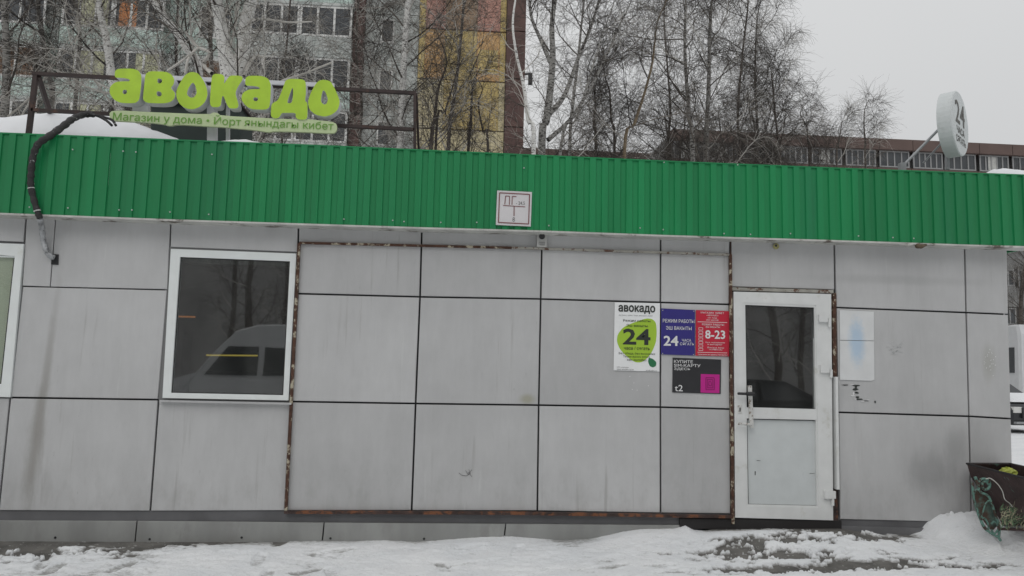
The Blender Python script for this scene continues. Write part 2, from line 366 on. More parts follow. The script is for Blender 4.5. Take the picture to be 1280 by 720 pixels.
def grid_obj(name, xs, ys, fn, m):
    X, Y = np.meshgrid(xs, ys); Z = fn(X, Y)
    v = np.stack([X, Y, Z], -1).reshape(-1, 3).astype(np.float32); nx, ny = len(xs), len(ys)
    i = np.arange((nx-1)*(ny-1)); r_, c_ = i//(nx-1), i % (nx-1); a = r_*nx+c_
    f = np.stack([a, a+1, a+nx+1, a+nx], -1).astype(np.int32)
    me = bpy.data.meshes.new(name); me.vertices.add(len(v)); me.vertices.foreach_set('co', v.ravel())
    me.loops.add(f.size); me.loops.foreach_set('vertex_index', f.ravel()); me.polygons.add(len(f))
    me.polygons.foreach_set('loop_start', np.arange(len(f), dtype=np.int32)*4)
    me.polygons.foreach_set('use_smooth', np.ones(len(f), bool)); me.materials.append(m); me.update(calc_edges=True)
    if name == 'snow':
        at = me.attributes.new('thick', 'FLOAT', 'POINT'); at.data.foreach_set('value', (Z-ground_z(X, Y)).astype(np.float32).ravel())
    return link(name, me)
def snow_mat():
    m = bpy.data.materials.new('trodden_snow'); m.use_nodes = True; t = m.node_tree; N = t.nodes; L = t.links
    b = N['Principled BSDF']; b.inputs['Roughness'].default_value = .75; b.inputs['Subsurface Weight'].default_value = 0
    g = N.new('ShaderNodeNewGeometry')
    def noise(scale, stretch, detail=6, rough=.6):
        mp = N.new('ShaderNodeMapping'); mp.inputs['Scale'].default_value = stretch; L.new(g.outputs['Position'], mp.inputs['Vector'])
        n = N.new('ShaderNodeTexNoise'); n.inputs['Scale'].default_value = scale; n.inputs['Detail'].default_value = detail; n.inputs['Roughness'].default_value = rough
        L.new(mp.outputs[0], n.inputs['Vector']); return n.outputs[0]
    def rg(x, a, b_, c, d):
        r = N.new('ShaderNodeMapRange'); r.interpolation_type = 'SMOOTHSTEP'
        for i, vv in enumerate((a, b_, c, d)): r.inputs[i+1].default_value = vv
        L.new(x, r.inputs[0]); return r.outputs[0]
    def mix(f, a, c):
        x = N.new('ShaderNodeMix'); x.data_type = 'RGBA'; L.new(f, x.inputs[0])
        if isinstance(a, tuple): x.inputs[6].default_value = (*a, 1)
        else: L.new(a, x.inputs[6])
        x.inputs[7].default_value = (*c, 1); return x.outputs[2]
    c = mix(rg(noise(1.3, (1, 1.5, 1)), .35, .7, 0, 1), (.87, .88, .89), (.78, .80, .82))
    c = mix(rg(noise(11, (1, 1.6, 1), 8, .75), .55, .72, 0, .5), c, (.45, .45, .44))
    c = mix(rg(noise(60, (1, 1.4, 1), 6, .75), .63, .70, 0, .85), c, (.15, .14, .13))
    at = N.new('ShaderNodeAttribute'); at.attribute_name = 'thick'
    adn = N.new('ShaderNodeMath'); adn.operation = 'MULTIPLY_ADD'; L.new(noise(26, (1, 1.6, 1), 7, .7), adn.inputs[0]); adn.inputs[1].default_value = .045; L.new(at.outputs['Fac'], adn.inputs[2])
    c = mix(rg(adn.outputs[0], .046, .022, 0, .85), c, (.24, .235, .22))
    L.new(c, b.inputs['Base Color'])
    bp = N.new('ShaderNodeBump'); bp.inputs['Strength'].default_value = .9; bp.inputs['Distance'].default_value = .015
    L.new(noise(45, (1, 1, 1), 8, .7), bp.inputs['Height']); L.new(bp.outputs[0], b.inputs['Normal'])
    return m
M_snow = snow_mat()
M_dirt = mat('wet_dirt_and_asphalt', (.125, .12, .11), .8, var=.4, vscale=7, second=(.40, .40, .39), smask=(.60, .68), sscale=24, bump=1.0, bscale=90)
def add_grit(m):                            # pale specks of ice in the bare ground
    pass
struct(grid_obj('ground', axis(-6.5, 6.9, .03, 400, 14), np.concatenate([-1.6-300*(np.linspace(0, 1, 13)[1:]**3)[::-1], np.arange(-1.6, .061, .03), .06+300*(np.linspace(0, 1, 13)[1:]**3)]), ground_z, M_dirt))
ys = np.concatenate([-1.4-300*(np.linspace(0, 1, 19)[1:]**3)[::-1], np.arange(-1.4, .03, .011), .03+300*(np.linspace(0, 1, 15)[1:]**3)])
struct(grid_obj('snow', axis(-6.3, 6.8, .012, 400, 16), ys, snow_z, M_snow))

# ------------------------------------------------------------------ the kiosk
C = {'A': [(33.5, 262), (27.5, 357.5), (12.5, 497), (-2, 639)], 'B': [(213.5, 268), (209.5, 362), (198, 499.7), (187.5, 639.7)],
     'C': [(373, 275), (372, 367), (363.5, 502), (356.5, 639)], 'D': [(527.5, 280), (525, 371), (519.5, 504.5), (514.5, 639)],
     'E': [(678, 284), (676, 373.7), (673.5, 506.5), (671.7, 639.3)], 'F': [(826, 289), (825.7, 378), (825.7, 509), (826, 642)],
     'G': [(913, 292), (912, 380.5), (913, 511.5), (914, 643)], 'H': [(1043, 296), (1045, 384.3), (1048, 515.5), (1049.5, 650)],
     'I': [(1206, 303), (1208, 390.7), (1211.5, 520.5), (1215, 654)], 'J': [(1259.5, 305), (1261, 393), (1264.5, 523.5), (1268, 657)],
     'Z': [(-130, 256), (-140, 352), (-160, 494), (-178, 637)]}
kiosk = thing('kiosk', 'long single-storey shop kiosk clad in grey panels under a green corrugated fascia', 'kiosk', (0, 0, 0))
GAP = .008
def panel(q, tilt=True, gap=GAP, th=.03):
    c = sum(np.array(p) for p in q)/4; out = []
    for p in q:
        p = np.array(p, float); p[0] += math.copysign(gap, c[0]-p[0]); p[2] += math.copysign(gap, c[2]-p[2])
        p[1] += random.uniform(-.0015, .0015); out.append(p)
    return MB().quadprism(out, th, 0, .004).build('cladding_panel', M_panel, kiosk)
def P(c, r): return W(*C[c][r])
def pq(c0, r0, c1, r1): return [P(c0, r0), P(c1, r0), P(c1, r1), P(c0, r1)]
panel([P('A', 0), W(70, 263.5), W(62.5, 358.7), P('A', 1)], gap=.004)
panel([W(70, 263.5), P('B', 0), P('B', 1), W(62.5, 358.7)], gap=.004)
panel([P('B', 0), P('C', 0), W(372.5, 316), W(212, 309.5)])
panel([P('Z', 0), P('A', 0), W(30, 303.5), W(-136, 297)])
for a, b in ('CD', 'DE', 'EF', 'FG', 'HI', 'IJ'): panel(pq(a, 0, b, 1)); panel(pq(a, 1, b, 2)); panel(pq(a, 2, b, 3))
panel([P('G', 0), P('H', 0), W(1044, 363), W(912.5, 359)])
panel([P('A', 1), P('B', 1), P('B', 2), P('A', 2)])
panel(pq('Z', 2, 'A', 3) if False else [P('Z', 2), P('A', 2), P('A', 3), P('Z', 3)])
panel(pq('A', 2, 'B', 3)); panel(pq('B', 2, 'C', 3))
# backing walls (with openings for the two windows and the door), rear and ends, roof slab
xL = -7.6; xR = float(P('J', 2)[0])-.01; ztop = float(W(640, 200, -.15)[2]); DEP = 5.2
wx0, wx1 = float(W(214, 400)[0]), float(W(366, 400)[0]); wz0, wz1 = float(W(290, 495)[2]), float(W(290, 318)[2])
dx0, dx1 = float(W(918, 500)[0]), float(W(1040, 500)[0]); dz1 = float(W(980, 368)[2]); lx1 = float(W(18, 400)[0])
b = MB(); yb0, yb1 = .03, .12
zt = float(W(640, 283)[2])+.12
b.box((xL, yb0, .02), (xR, yb1, wz0)); b2 = MB()
wallz = [(xL+.0, -7.2, wz0, zt), (lx1+.02, wx0, wz0, zt), (wx1, dx0, wz0, zt), (dx1, xR, wz0, zt)]
for x0, x1, z0, z1 in wallz: b.box((x0, yb0, z0), (x1, yb1, z1))
b.box((-7.2, yb0, wz1), (lx1+.02, yb1, zt)); b.box((wx0, yb0, wz1), (wx1, yb1, zt)); b.box((dx0, yb0, dz1), (dx1, yb1, zt)); b.box((dx0, yb0+.001, wz0), (dx1, yb1-.001, wz0+.002))
b.build('backing_wall', M_dark, kiosk)
MB().box((xR-.09, .121, .02), (xR, DEP, zt)).box((xL, .121, .02), (xL+.09, DEP, zt)).box((xL+.09, DEP-.09, .02), (xR-.09, DEP, zt)).build('rear_wall', M_panel, kiosk)
MB().box((xL+.1, .125, .18), (xR-.1, DEP-.1, .22)).build('floor_slab', mat('interior_floor', (.12, .11, .1), .7, var=.1), kiosk)
MB().box((xL-.1, -.10, zt), (xR+.35, DEP+.1, zt+.10)).build('roof_slab', M_soffit, kiosk)

# fascia: corrugated sheets in two planes, trapezoid profile
top = [(-120, 162), (0, 167), (200, 175), (420, 183.5), (640, 193.5), (850, 203), (1060, 211.5), (1280, 219.5), (1400, 224)]
bot = [(-120, 263), (0, 267), (213, 275), (527, 285), (677, 289), (826, 294.5), (1043, 301), (1206, 306.5), (1280, 308.5), (1400, 312)]
YF = -.15
TX, TZ = zip(*[(W(u, v, YF)[0], W(u, v, YF)[2]) for u, v in top]); BX, BZ = zip(*[(W(u, v, YF)[0], W(u, v, YF)[2]) for u, v in bot])
x0f = -7.7; xend = float(W(1292, 260, YF)[0])
prof = [(0, 0), (.050, 0), (.054, .013), (.1105, .013), (.115, 0)]
x = x0f; si = 0
while x < xend-.05:
    n = 10; vs = []; pts = []
    for k in range(n):
        for j, (px, py) in enumerate(prof[:-1] if k < n-1 else prof):
            X_ = x+k*.115+px
            if X_ > xend: break
            pts.append((X_, YF-py))
    yo = -.0025*(si % 2)
    for X_, Y_ in pts:
        vs.append((X_, Y_+yo, np.interp(X_, TX, TZ))); vs.append((X_, Y_+yo, np.interp(X_, BX, BZ)))
    m_ = len(pts)
    vs += [(a, b_+.0012, c) for a, b_, c in vs]
    fs = [(2*i, 2*i+2, 2*i+3, 2*i+1) for i in range(m_-1)]+[(2*m_+2*i, 2*m_+2*i+1, 2*m_+2*i+3, 2*m_+2*i+2) for i in range(m_-1)]
    fs += [(2*i, 2*m_+2*i, 2*m_+2*i+2, 2*i+2) for i in range(m_-1)]+[(2*i+1, 2*i+3, 2*m_+2*i+3, 2*m_+2*i+1) for i in range(m_-1)]
    mb = MB().add(vs, fs); me = bpy.data.meshes.new('fascia_sheet'); me.from_pydata(mb.v, [], mb.f); me.materials.append(M_green); me.update(); fixn(me)
    link('fascia_sheet', me, kiosk); x += n*.115; si += 1
# edge flashing strips along the fascia's bottom and top, soffit
lip = MB(); tp = MB()
for i in range(len(BX)-1):
    a, c = BX[i], min(BX[i+1], xend)
    if a >= xend: break
    za, zc = BZ[i], np.interp(c, BX, BZ)
    lip.quadprism([(a, YF-.019, za+.004), (c, YF-.019, zc+.004), (c, YF-.019, zc-.012), (a, YF-.019, za-.012)], .01)
    lip.quadprism([(a, YF-.006, za-.006), (c, YF-.006, zc-.006), (c, YF-.006, zc-.012), (a, YF-.006, za-.012)], .17)
lip.build('drip_edge', M_lip, kiosk)
for i in range(len(TX)-1):
    a, c = TX[i], min(TX[i+1], xend)
    if a >= xend: break
    za, zc = TZ[i], np.interp(c, TX, TZ)
    tp.quadprism([(a, YF-.016, za+.008), (c, YF-.016, zc+.008), (c, YF-.016, zc-.004), (a, YF-.016, za-.004)], .12)
tp.build('coping_strip', M_green, kiosk)
MB().box((x0f, YF+.003, float(min(TZ))-.12), (xend, YF+.04, float(max(TZ[:-1]))-.03)).build('fascia_batten', M_frame, kiosk)
MB().box((xend-.02, YF, BZ[-2]), (xend, DEP, TZ[-2]-.02)).build('end_fascia', M_green, kiosk)
sm = MB().tube([(0, 0, 0), (0, -.006, 0)], [.008, .006], 6).mesh('screw', mat('screw_zinc', (.6, .62, .6), .4, metal=.5))
for (u, v) in [(91, 187), (154, 189), (170, 190), (265, 193), (85, 260), (149, 262.5), (165, 262.5), (212.5, 265), (261, 268), (37, 259), (430, 274), (491, 275.5), (505, 277), (551, 278), (596, 278), (686, 282), (800, 285), (829, 287), (905, 292), (938, 293), (988, 292), (1073, 295), (1116, 297), (1142, 298), (655, 210), (830, 203), (922, 206)]:
    inst(None, 'screw', sm, kiosk, W(u, v, YF-.0145))

# rusty shutter channels
def pbar(name, u0, v0, u1, v1, wpx, y, dy, m, parent=kiosk):
    a, c = W(u0, v0, y), W(u1, v1, y); t = (c-a)/np.linalg.norm(c-a); nrm = np.array([t[2], 0, -t[0]])*wpx/138/2
    return MB().quadprism([a+nrm, c+nrm, c-nrm, a-nrm] if abs(t[0]) < .5 else [a-nrm, c-nrm, c+nrm, a+nrm], dy).build(name, m, parent)
pbar('shutter_channel', 373.5, 304, 357, 640, 3.4, -.035, .03, M_rust); pbar('shutter_channel', 913.5, 318, 916.5, 655, 3.4, -.035, .03, M_rust)
pbar('shutter_channel', 913.2, 297, 913.6, 318, 2, -.006, .005, M_rustd)
pbar('shutter_channel', 374, 303.3, 640, 309.5, 2.8, -.03, .028, M_rust); pbar('shutter_channel', 640, 309.5, 912, 318.2, 2.8, -.03, .028, M_rustpale)
pbar('shutter_channel', 355, 640.4, 640, 641.8, 3.6, -.04, .04, M_rustd); pbar('shutter_channel', 640, 641.8, 917, 646.3, 3.6, -.04, .04, M_rustd)
pbar('door_jamb', 1043, 366, 1043.8, 471, 5, -.012, .04, M_rust)
pbar('door_jamb', 1046, 471, 1048, 612, 3.4, -.06, .09, M_white); pbar('door_jamb', 1043.5, 612, 1044.5, 652, 7, -.012, .04, M_rustd)

# plinth: recessed strip with overhang shade painted in as dark colour, then zinc sheets with a lip
def strip_seg(name, pts_top, pts_bot, y, dy, m):
    mb = MB()
    for (a, b_), (c, d) in zip(zip(pts_top, pts_top[1:]), zip(pts_bot, pts_bot[1:])):
        mb.quadprism([W(*a, y), W(*b_, y), W(*d, y), W(*c, y)], dy)
    return mb.build(name, m, kiosk)
strip_seg('plinth_ledge', [(-60, 638), (356, 638), (860, 640), (1270, 652)], [(-60, 655), (356, 657), (860, 660), (1270, 668)], .012, .018, M_ledge)
seams = [-90, 171, 405, 632, 850]
ptop = lambda u: np.interp(u, [-90, 0, 171, 356, 632, 850], [650.5, 651, 651.5, 653, 655, 656.5])
for i, (a, c) in enumerate(zip(seams, seams[1:])):
    sh = 4
    q = [W(a+1, ptop(a), -.012), W(c-.6, ptop(c), -.012), W(c-.6-sh*(c < 700), 692, -.012), W(a+1-sh, 692, -.012)]
    MB().quadprism(q, .02, 0, .002).build('plinth_sheet', M_plinth, kiosk)
MB().quadprism([W(1052, 657.5, -.01), W(1185, 661, -.01), W(1185, 700, -.01), W(1052, 700, -.01)], .02).build('plinth_sheet', mat('dark_zinc', (.16, .16, .165), .5, var=.15), kiosk)
MB().quadprism([W(850, 648, -.02), W(1052, 651, -.02), W(1052, 662, -.02), W(850, 661, -.02)], .04).build('door_sill', mat('black_sill', (.022, .02, .02), .8), kiosk)
sm2 = MB().tube([(0, 0, 0), (0, -.005, 0)], [.011, .009], 6).mesh('plinth_screw', M_black)
for (u, v) in [(69, 672), (187, 674), (302, 672), (413, 673), (530, 673.5)]: inst(None, 'plinth_screw', sm2, kiosk, W(u, v, -.013))

# windows
def frame4(outer, inner, y, dy, name, m, parent, bev=.004):
    for k in range(4):
        n = (k+1) % 4
        q = [W(*outer[k], y), W(*outer[n], y), W(*inner[n], y), W(*inner[k], y)]
        # inset mitres slightly so each rail reads as its own length
        MB().add([q[0], q[1], q[2], q[3]]+[p+np.array([0, dy, 0]) for p in q], [(0,1,2,3),(7,6,5,4),(0,4,5,1),(1,5,6,2),(2,6,7,3),(3,7,4,0)]).build(name, m, parent)
def bead(inner, off, y, dy, m, parent, name='glazing_bead'):
    cx = sum(p[0] for p in inner)/4; cy = sum(p[1] for p in inner)/4
    inn = [(p[0]+math.copysign(off, cx-p[0]), p[1]+math.copysign(off, cy-p[1])) for p in inner]
    mb = MB()
    for k in range(4):
        n = (k+1) % 4; q = [W(*inner[k], y), W(*inner[n], y), W(*inn[n], y), W(*inn[k], y)]
        mb.add(q+[p+np.array([0, dy, 0]) for p in q], [(0,1,2,3),(7,6,5,4),(0,4,5,1),(1,5,6,2),(2,6,7,3),(3,7,4,0)])
    mb.build(name, m, parent)
def pane(q, y, m, parent, name='pane', th=.006): return MB().quadprism([W(*p, y) for p in q], th).build(name, m, parent)
M_seal = mat('rubber_seal', (.03, .03, .03), .7)
ow = [(213.5, 311), (370.5, 317), (360.5, 500.5), (203, 497.5)]; iw = [(225, 321), (362.5, 326.5), (354, 494), (213.5, 491)]
fr = MB().quadprism([W(209.5, 309.5, .012), W(373, 315.5, .012), W(363, 504, .012), W(198.5, 500, .012)], .015).build('window', M_ledge, kiosk)
# open the reveal plate: replace with four strips
fr.data = bpy.data.meshes.new('window')
rv = MB(); oo = [(209.5, 308), (373, 314), (362.5, 503), (198, 499.5)]
for k in range(4):
    n = (k+1) % 4; q = [W(*oo[k], .012), W(*oo[n], .012), W(*ow[n], .012), W(*ow[k], .012)]
    rv.add(q+[p+np.array([0, .02, 0]) for p in q], [(0,1,2,3),(7,6,5,4),(0,4,5,1),(1,5,6,2),(2,6,7,3),(3,7,4,0)])
fr.data = rv.mesh('window', mat('window_reveal', (.2, .2, .2), .7))
frame4(ow, iw, -.018, .06, 'window_rail', M_whitew, fr)
bead(iw, 1.2, .0, .02, M_seal, fr, 'window_seal')
pane(iw, .008, M_glass, fr)
MB().quadprism([W(225, 322, .03), W(362, 327, .03), W(362, 332.5, .03), W(225, 328, .03)], .05).build('blind_cassette', mat('blind_cassette_grey', (.3, .3, .28), .6), fr)
MB().quadprism([W(199, 500, -.045), W(364, 503.5, -.045), W(364, 506, -.045), W(199, 502.5, -.045)], .045).build('window_sill', M_panel, kiosk).hide_render = False
ol = [(-140, 299), (29.5, 305), (12.5, 496.5), (-160, 491)]; il = [(-128, 309), (18.5, 320), (1.5, 480), (-146, 474)]
fl = MB(); ool = [(-142, 297), (32, 303), (13.5, 498.5), (-162, 493)]
for k in range(4):
    n = (k+1) % 4; q = [W(*ool[k], .012), W(*ool[n], .012), W(*ol[n], .012), W(*ol[k], .012)]
    fl.add(q+[p+np.array([0, .02, 0]) for p in q], [(0,1,2,3),(7,6,5,4),(0,4,5,1),(1,5,6,2),(2,6,7,3),(3,7,4,0)])
fl = fl.build('window', M_ledge, kiosk); fl['label'] = 'window at the left edge with a pale film behind the glass'
frame4(ol, il, -.018, .06, 'window_rail', M_whitew, fl); bead(il, 1.2, .0, .02, M_seal, fl, 'window_seal'); pane(il, .008, glass_mat('clear_glass', (.9, .93, .9)), fl)
pane([(-130, 308), (20, 319), (3, 482), (-148, 476)], .022, mat('pale_window_film', (.58, .60, .50), .7, var=.06), fl, 'window_film')
pbar('window_rail', -128, 316, 18.5, 321, 2, -.005, .02, M_whitew, fl)
# shop interior seen dimly through the glass: back partition and shelf light
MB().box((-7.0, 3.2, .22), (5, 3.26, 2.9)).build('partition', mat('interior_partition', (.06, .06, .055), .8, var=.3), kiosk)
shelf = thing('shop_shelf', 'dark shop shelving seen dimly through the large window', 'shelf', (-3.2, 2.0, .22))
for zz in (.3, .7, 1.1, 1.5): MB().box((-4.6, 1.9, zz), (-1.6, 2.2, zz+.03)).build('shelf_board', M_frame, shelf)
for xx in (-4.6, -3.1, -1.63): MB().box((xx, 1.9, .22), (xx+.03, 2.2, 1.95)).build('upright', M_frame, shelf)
lp = W(258, 444, 1.85); lq = W(322, 444.5, 1.85)
lmp = MB().tube([lp, lq], .009, 8).build('shelf_lamp', mat('warm_strip_light', (.8, .7, .2), .5, emit=((1.0, .72, .12), .75)))
tag(lmp, 'thin yellow strip light glowing inside the large dark window', 'lamp')
la = W(222, 394.5, 1.2); lb = W(243, 397, 1.2)
tag(MB().box((la[0], 1.2, la[2]), (lb[0], 1.23, lb[2])).build('display_sign', mat('orange_display', (.6, .2, .05), .5, emit=((1.0, .33, .08), .55))), 'small orange lit display inside the window at its left edge', 'display')

# door
door = MB()
oD = [(917, 364.5), (1039, 367.5), (1041.5, 650.5), (919, 647)]; iD = [(931.5, 381), (1017.8, 384.3), (1021, 632), (935, 630)]
for q in ([(914.5, 359), (1042, 362.5), (1042, 366.5), (914.5, 363)],):
    door.quadprism([W(*p, -.02) for p in q], .06)
door = door.build('door', M_rustpale, kiosk)
frame4(oD, [(929.5, 378), (1020, 381.5), (1023.5, 635), (933, 632.5)], -.03, .06, 'door_rail', M_white, door)
frame4([(929.5, 378), (1020, 381.5), (1023.5, 635), (933, 632.5)], [(931.5, 381), (1017.8, 384.3), (1021.5, 632.5), (935, 630.5)], -.024, .05, 'door_bead', M_white, door)
MB().quadprism([W(932.5, 509, -.026), W(1021, 511.5, -.026), W(1021.5, 525, -.026), W(933, 523, -.026)], .05).build('door_rail', M_white, door)
gd = [(931.5, 381), (1017.8, 384.3), (1020.5, 512), (932.8, 509.5)]
pane(gd, .005, M_glass, door); bead(gd, 1.1, -.01, .012, M_seal, door, 'door_seal')
MB().quadprism([W(933.5, 523.3, .0), W(1021.3, 525.3, .0), W(1022, 633, .0), W(935, 631, .0)], .03).build('door_infill', M_doorfill, door)
bead([(933.5, 523.5), (1021.3, 525.5), (1021.8, 632.5), (935, 630.5)], .7, -.004, .006, M_seal, door, 'door_seal')
for (u, v) in ((1030, 397.5), (1032, 461)):
    a = W(u-6, v-4.5, -.06); c = W(u+5, v+5, -.06); h = MB().box(a, c+np.array([0, .035, 0])).build('hinge', M_white, door)
    MB().tube([W(u+6.5, v-1, -.05), W(u+6.5, v+10, -.05)], .012, 8).build('hinge_pin', M_white, door) if False else None
    MB().tube([W(u+7, v+1, -.045), W(u+7, v+11, -.045)], .014, 8).build('hinge', M_white, door)
MB().box(W(1031, 614, -.06), W(1045, 623.5, -.06)+np.array([0, .035, 0])).build('hinge', M_white, door)
MB().tube([W(1041, 623, -.045), W(1041, 632, -.045)], .014, 8).build('hinge', M_white, door)
# handles and lock plates
M_hand = mat('old_handle_plate', (.6, .6, .58), .4, var=.1, second=(.2, .16, .12), smask=(.52, .62), sscale=30)
MB().quadprism([W(935, 482, -.04), W(940, 482, -.04), W(942.5, 535, -.04), W(937.5, 535, -.04)], .012, 0, .002).build('handle_plate', M_hand, door)
MB().tube([W(938.5, 492.5, -.04), W(938.5, 492.5, -.085), W(925, 492, -.09), W(922.5, 492, -.075)], .0125, 8).tube([W(933, 492.2, -.086), W(943, 492.5, -.086)], .018, 8).build('handle', M_black, door)
MB().tube([W(939, 530.5, -.04), W(939, 530.5, -.08), W(925, 530, -.085), W(923, 530, -.07)], .011, 8).build('handle', M_hand, door)
MB().quadprism([W(922.5, 507, -.036), W(927.5, 507, -.036), W(927.8, 517, -.036), W(922.8, 517, -.036)], .006, 0, .002).build('lock_plate', M_hand, door)
MB().quadprism([W(924.4, 509.5, -.038), W(925.8, 509.5, -.038), W(925.8, 514.5, -.038), W(924.4, 514.5, -.038)], .002).build('keyhole', M_black, door)
for (u, v, ww, hh) in ((943.5, 589, 1.2, 5), (946, 575.5, 5, .5), (1012, 591.5, 7, .5)):
    MB().quadprism([W(u, v, -.0025), W(u+ww, v+.2, -.0025), W(u+ww*.8, v+hh, -.0025), W(u+.1, v+hh, -.0025)], .002).build('scratch', M_ink, door)

# ------------------------------------------------------------------ lettering helper
from mathutils.geometry import tessellate_polygon
def glyphs(body, bold):
    # outline loops of the built-in font; every outer stroke is filled on its own with its holes
    cu = bpy.data.curves.new('t', 'FONT'); cu.body = body; cu.size = 1; cu.resolution_u = 2; cu.fill_mode = 'NONE'
    o = bpy.data.objects.new('t', cu); COL.objects.link(o); dg = bpy.context.evaluated_depsgraph_get(); dg.update()
    me = bpy.data.meshes.new_from_object(o.evaluated_get(dg)); bpy.data.objects.remove(o); bpy.data.curves.remove(cu)
    nb = {}
    for e in me.edges: nb.setdefault(e.vertices[0], []).append(e.vertices[1]); nb.setdefault(e.vertices[1], []).append(e.vertices[0])
    seen = set(); loops = []
    for i in range(len(me.vertices)):
        if i in seen or i not in nb: continue
        lp_ = [i]; seen.add(i); cur = i+1 if i+1 in nb[i] else nb[i][0]
        while cur not in seen:
            lp_.append(cur); seen.add(cur); nx_ = [k for k in nb[cur] if k not in seen]
            if not nx_: break
            cur = nx_[0]
        if len(lp_) > 2: loops.append([me.vertices[k].co.xy.copy() for k in lp_])
    bpy.data.meshes.remove(me)
    area = lambda L_: sum(L_[i].x*L_[(i+1) % len(L_)].y-L_[(i+1) % len(L_)].x*L_[i].y for i in range(len(L_)))/2
    big = max(loops, key=lambda L_: abs(area(L_))); sg = math.copysign(1, area(big))
    def inside(p, L_):
        c = False
        for i in range(len(L_)):
            a, b_ = L_[i], L_[i-1]
            if (a.y > p.y) != (b_.y > p.y) and p.x < (b_.x-a.x)*(p.y-a.y)/(b_.y-a.y)+a.x: c = not c
        return c
    ar = [area(L_) for L_ in loops]; outers, holes = [], []
    for i, L_ in enumerate(loops):
        par_ = [j for j in range(len(loops)) if j != i and abs(ar[j]) > abs(ar[i]) and ar[j]*ar[i] < 0 and all(inside(q, loops[j]) for q in (L_[0], L_[len(L_)//2]))]
        (holes if par_ else outers).append((L_, ar[i]))
    def fat(L_, a_, hole):
        n = len(L_); out = []; side = math.copysign(1, a_)*(-1 if hole else 1)
        for i in range(n):
            d0 = (L_[i]-L_[i-1]); d1 = (L_[(i+1) % n]-L_[i])
            if d0.length < 1e-7 or d1.length < 1e-7: out.append(L_[i]); continue
            d0.normalize(); d1.normalize(); n0 = Vector((d0.y, -d0.x)); n1 = Vector((d1.y, -d1.x)); m_ = n0+n1
            k = min(1.6, 2/max(m_.length_squared, .4)); out.append(L_[i]+m_*(.5*2*.5*k*bold*side*1.0))
        return out
    if bold:
        outers = [fat(L_, a_, False) for L_, a_ in outers]; holes = [fat(L_, a_, True) for L_, a_ in holes]
    else: outers = [L_ for L_, _ in outers]; holes = [L_ for L_, _ in holes]
    V, Fc, I = [], [], []
    for k, ou in enumerate(outers):
        hs_in = [h for h in holes if all(inside(q, ou) for q in (h[0], h[len(h)//2]))]
        polys = [[Vector((p.x, p.y, 0)) for p in L_] for L_ in [ou]+hs_in]; flat = [p for L_ in polys for p in L_]; base = len(V)
        V += [(p.x, p.y) for p in flat]; I += [k % 4]*len(flat)
        for t in tessellate_polygon(polys): Fc.append(tuple(base+q for q in t))
    return np.array(V), Fc, np.array(I)
def text_mesh(body, m, u0, v0, u1, v1, y, th=.0015, bold=0.0, par=None, name='lettering', slant=None):
    """lettering filling the box whose left edge is u0 and right edge u1, cap height from v0 to v1 (at the left)"""
    co, Fc, isl = glyphs(body, bold)
    x0, x1 = co[:, 0].min(), co[:, 0].max(); z0, z1 = co[:, 1].min(), co[:, 1].max()
    a = W(u0, v1, y); c = W(u1, v1, y); zz = W(u0, v0, y)[2]-a[2]
    q = (co[:, 1]-z0)/(z1-z0); s_ = (co[:, 0]-x0)/(x1-x0)
    out = np.stack([a[0]+(c[0]-a[0])*s_, y-.0007*isl, a[2]+zz*q], -1)
    fs = []
    for f_ in Fc:
        p, r_, t_ = out[f_[0]], out[f_[1]], out[f_[2]]
        nrm_y = (r_[2]-p[2])*(t_[0]-p[0])-(r_[0]-p[0])*(t_[2]-p[2])
        fs.append(f_ if nrm_y < 0 else f_[::-1])
    me = bpy.data.meshes.new(name); me.from_pydata([tuple(map(float, p)) for p in out], [], fs); me.materials.append(m); me.update()
    return link(name, me, par)
def chaikin(p, n=2):
    p = [np.array(q, float) for q in p]
    for _ in range(n):
        o = []
        for i in range(len(p)):
            a, b_ = p[i], p[(i+1) % len(p)]; o += [a*.8+b_*.2, a*.2+b_*.8]
        p = o
    return p
def shape2d(loops, y, depth, mats, name, par, pix=True):
    cu = bpy.data.curves.new('c', 'CURVE'); cu.dimensions = '2D'; cu.fill_mode = 'BOTH'; cu.extrude = depth/2
    for lp_ in loops:
        pts = [W(q[0], q[1], y) if pix else q for q in lp_]
        s = cu.splines.new('POLY'); s.points.add(len(pts)-1)
        for k, q in enumerate(pts): s.points[k].co = (q[0], q[2], 0, 1)
        s.use_cyclic_u = True
    o = bpy.data.objects.new('c', cu); COL.objects.link(o); dg = bpy.context.evaluated_depsgraph_get(); dg.update()
    me = bpy.data.meshes.new_from_object(o.evaluated_get(dg)); bpy.data.objects.remove(o); bpy.data.curves.remove(cu)
    co = np.empty(len(me.vertices)*3); me.vertices.foreach_get('co', co); co = co.reshape(-1, 3)
    out = np.stack([co[:, 0], y+depth/2-co[:, 2], co[:, 1]], -1); me.vertices.foreach_set('co', out.ravel()); me.update(); fixn(me)
    me.materials.clear()
    for m in mats: me.materials.append(m)
    if len(mats) > 1:
        for p in me.polygons:
            c = p.center; p.material_index = 0 if (abs(p.normal.y) > .7 and c[1] < y+depth*.3) else 1
    me.name = name; return link(name, me, par)

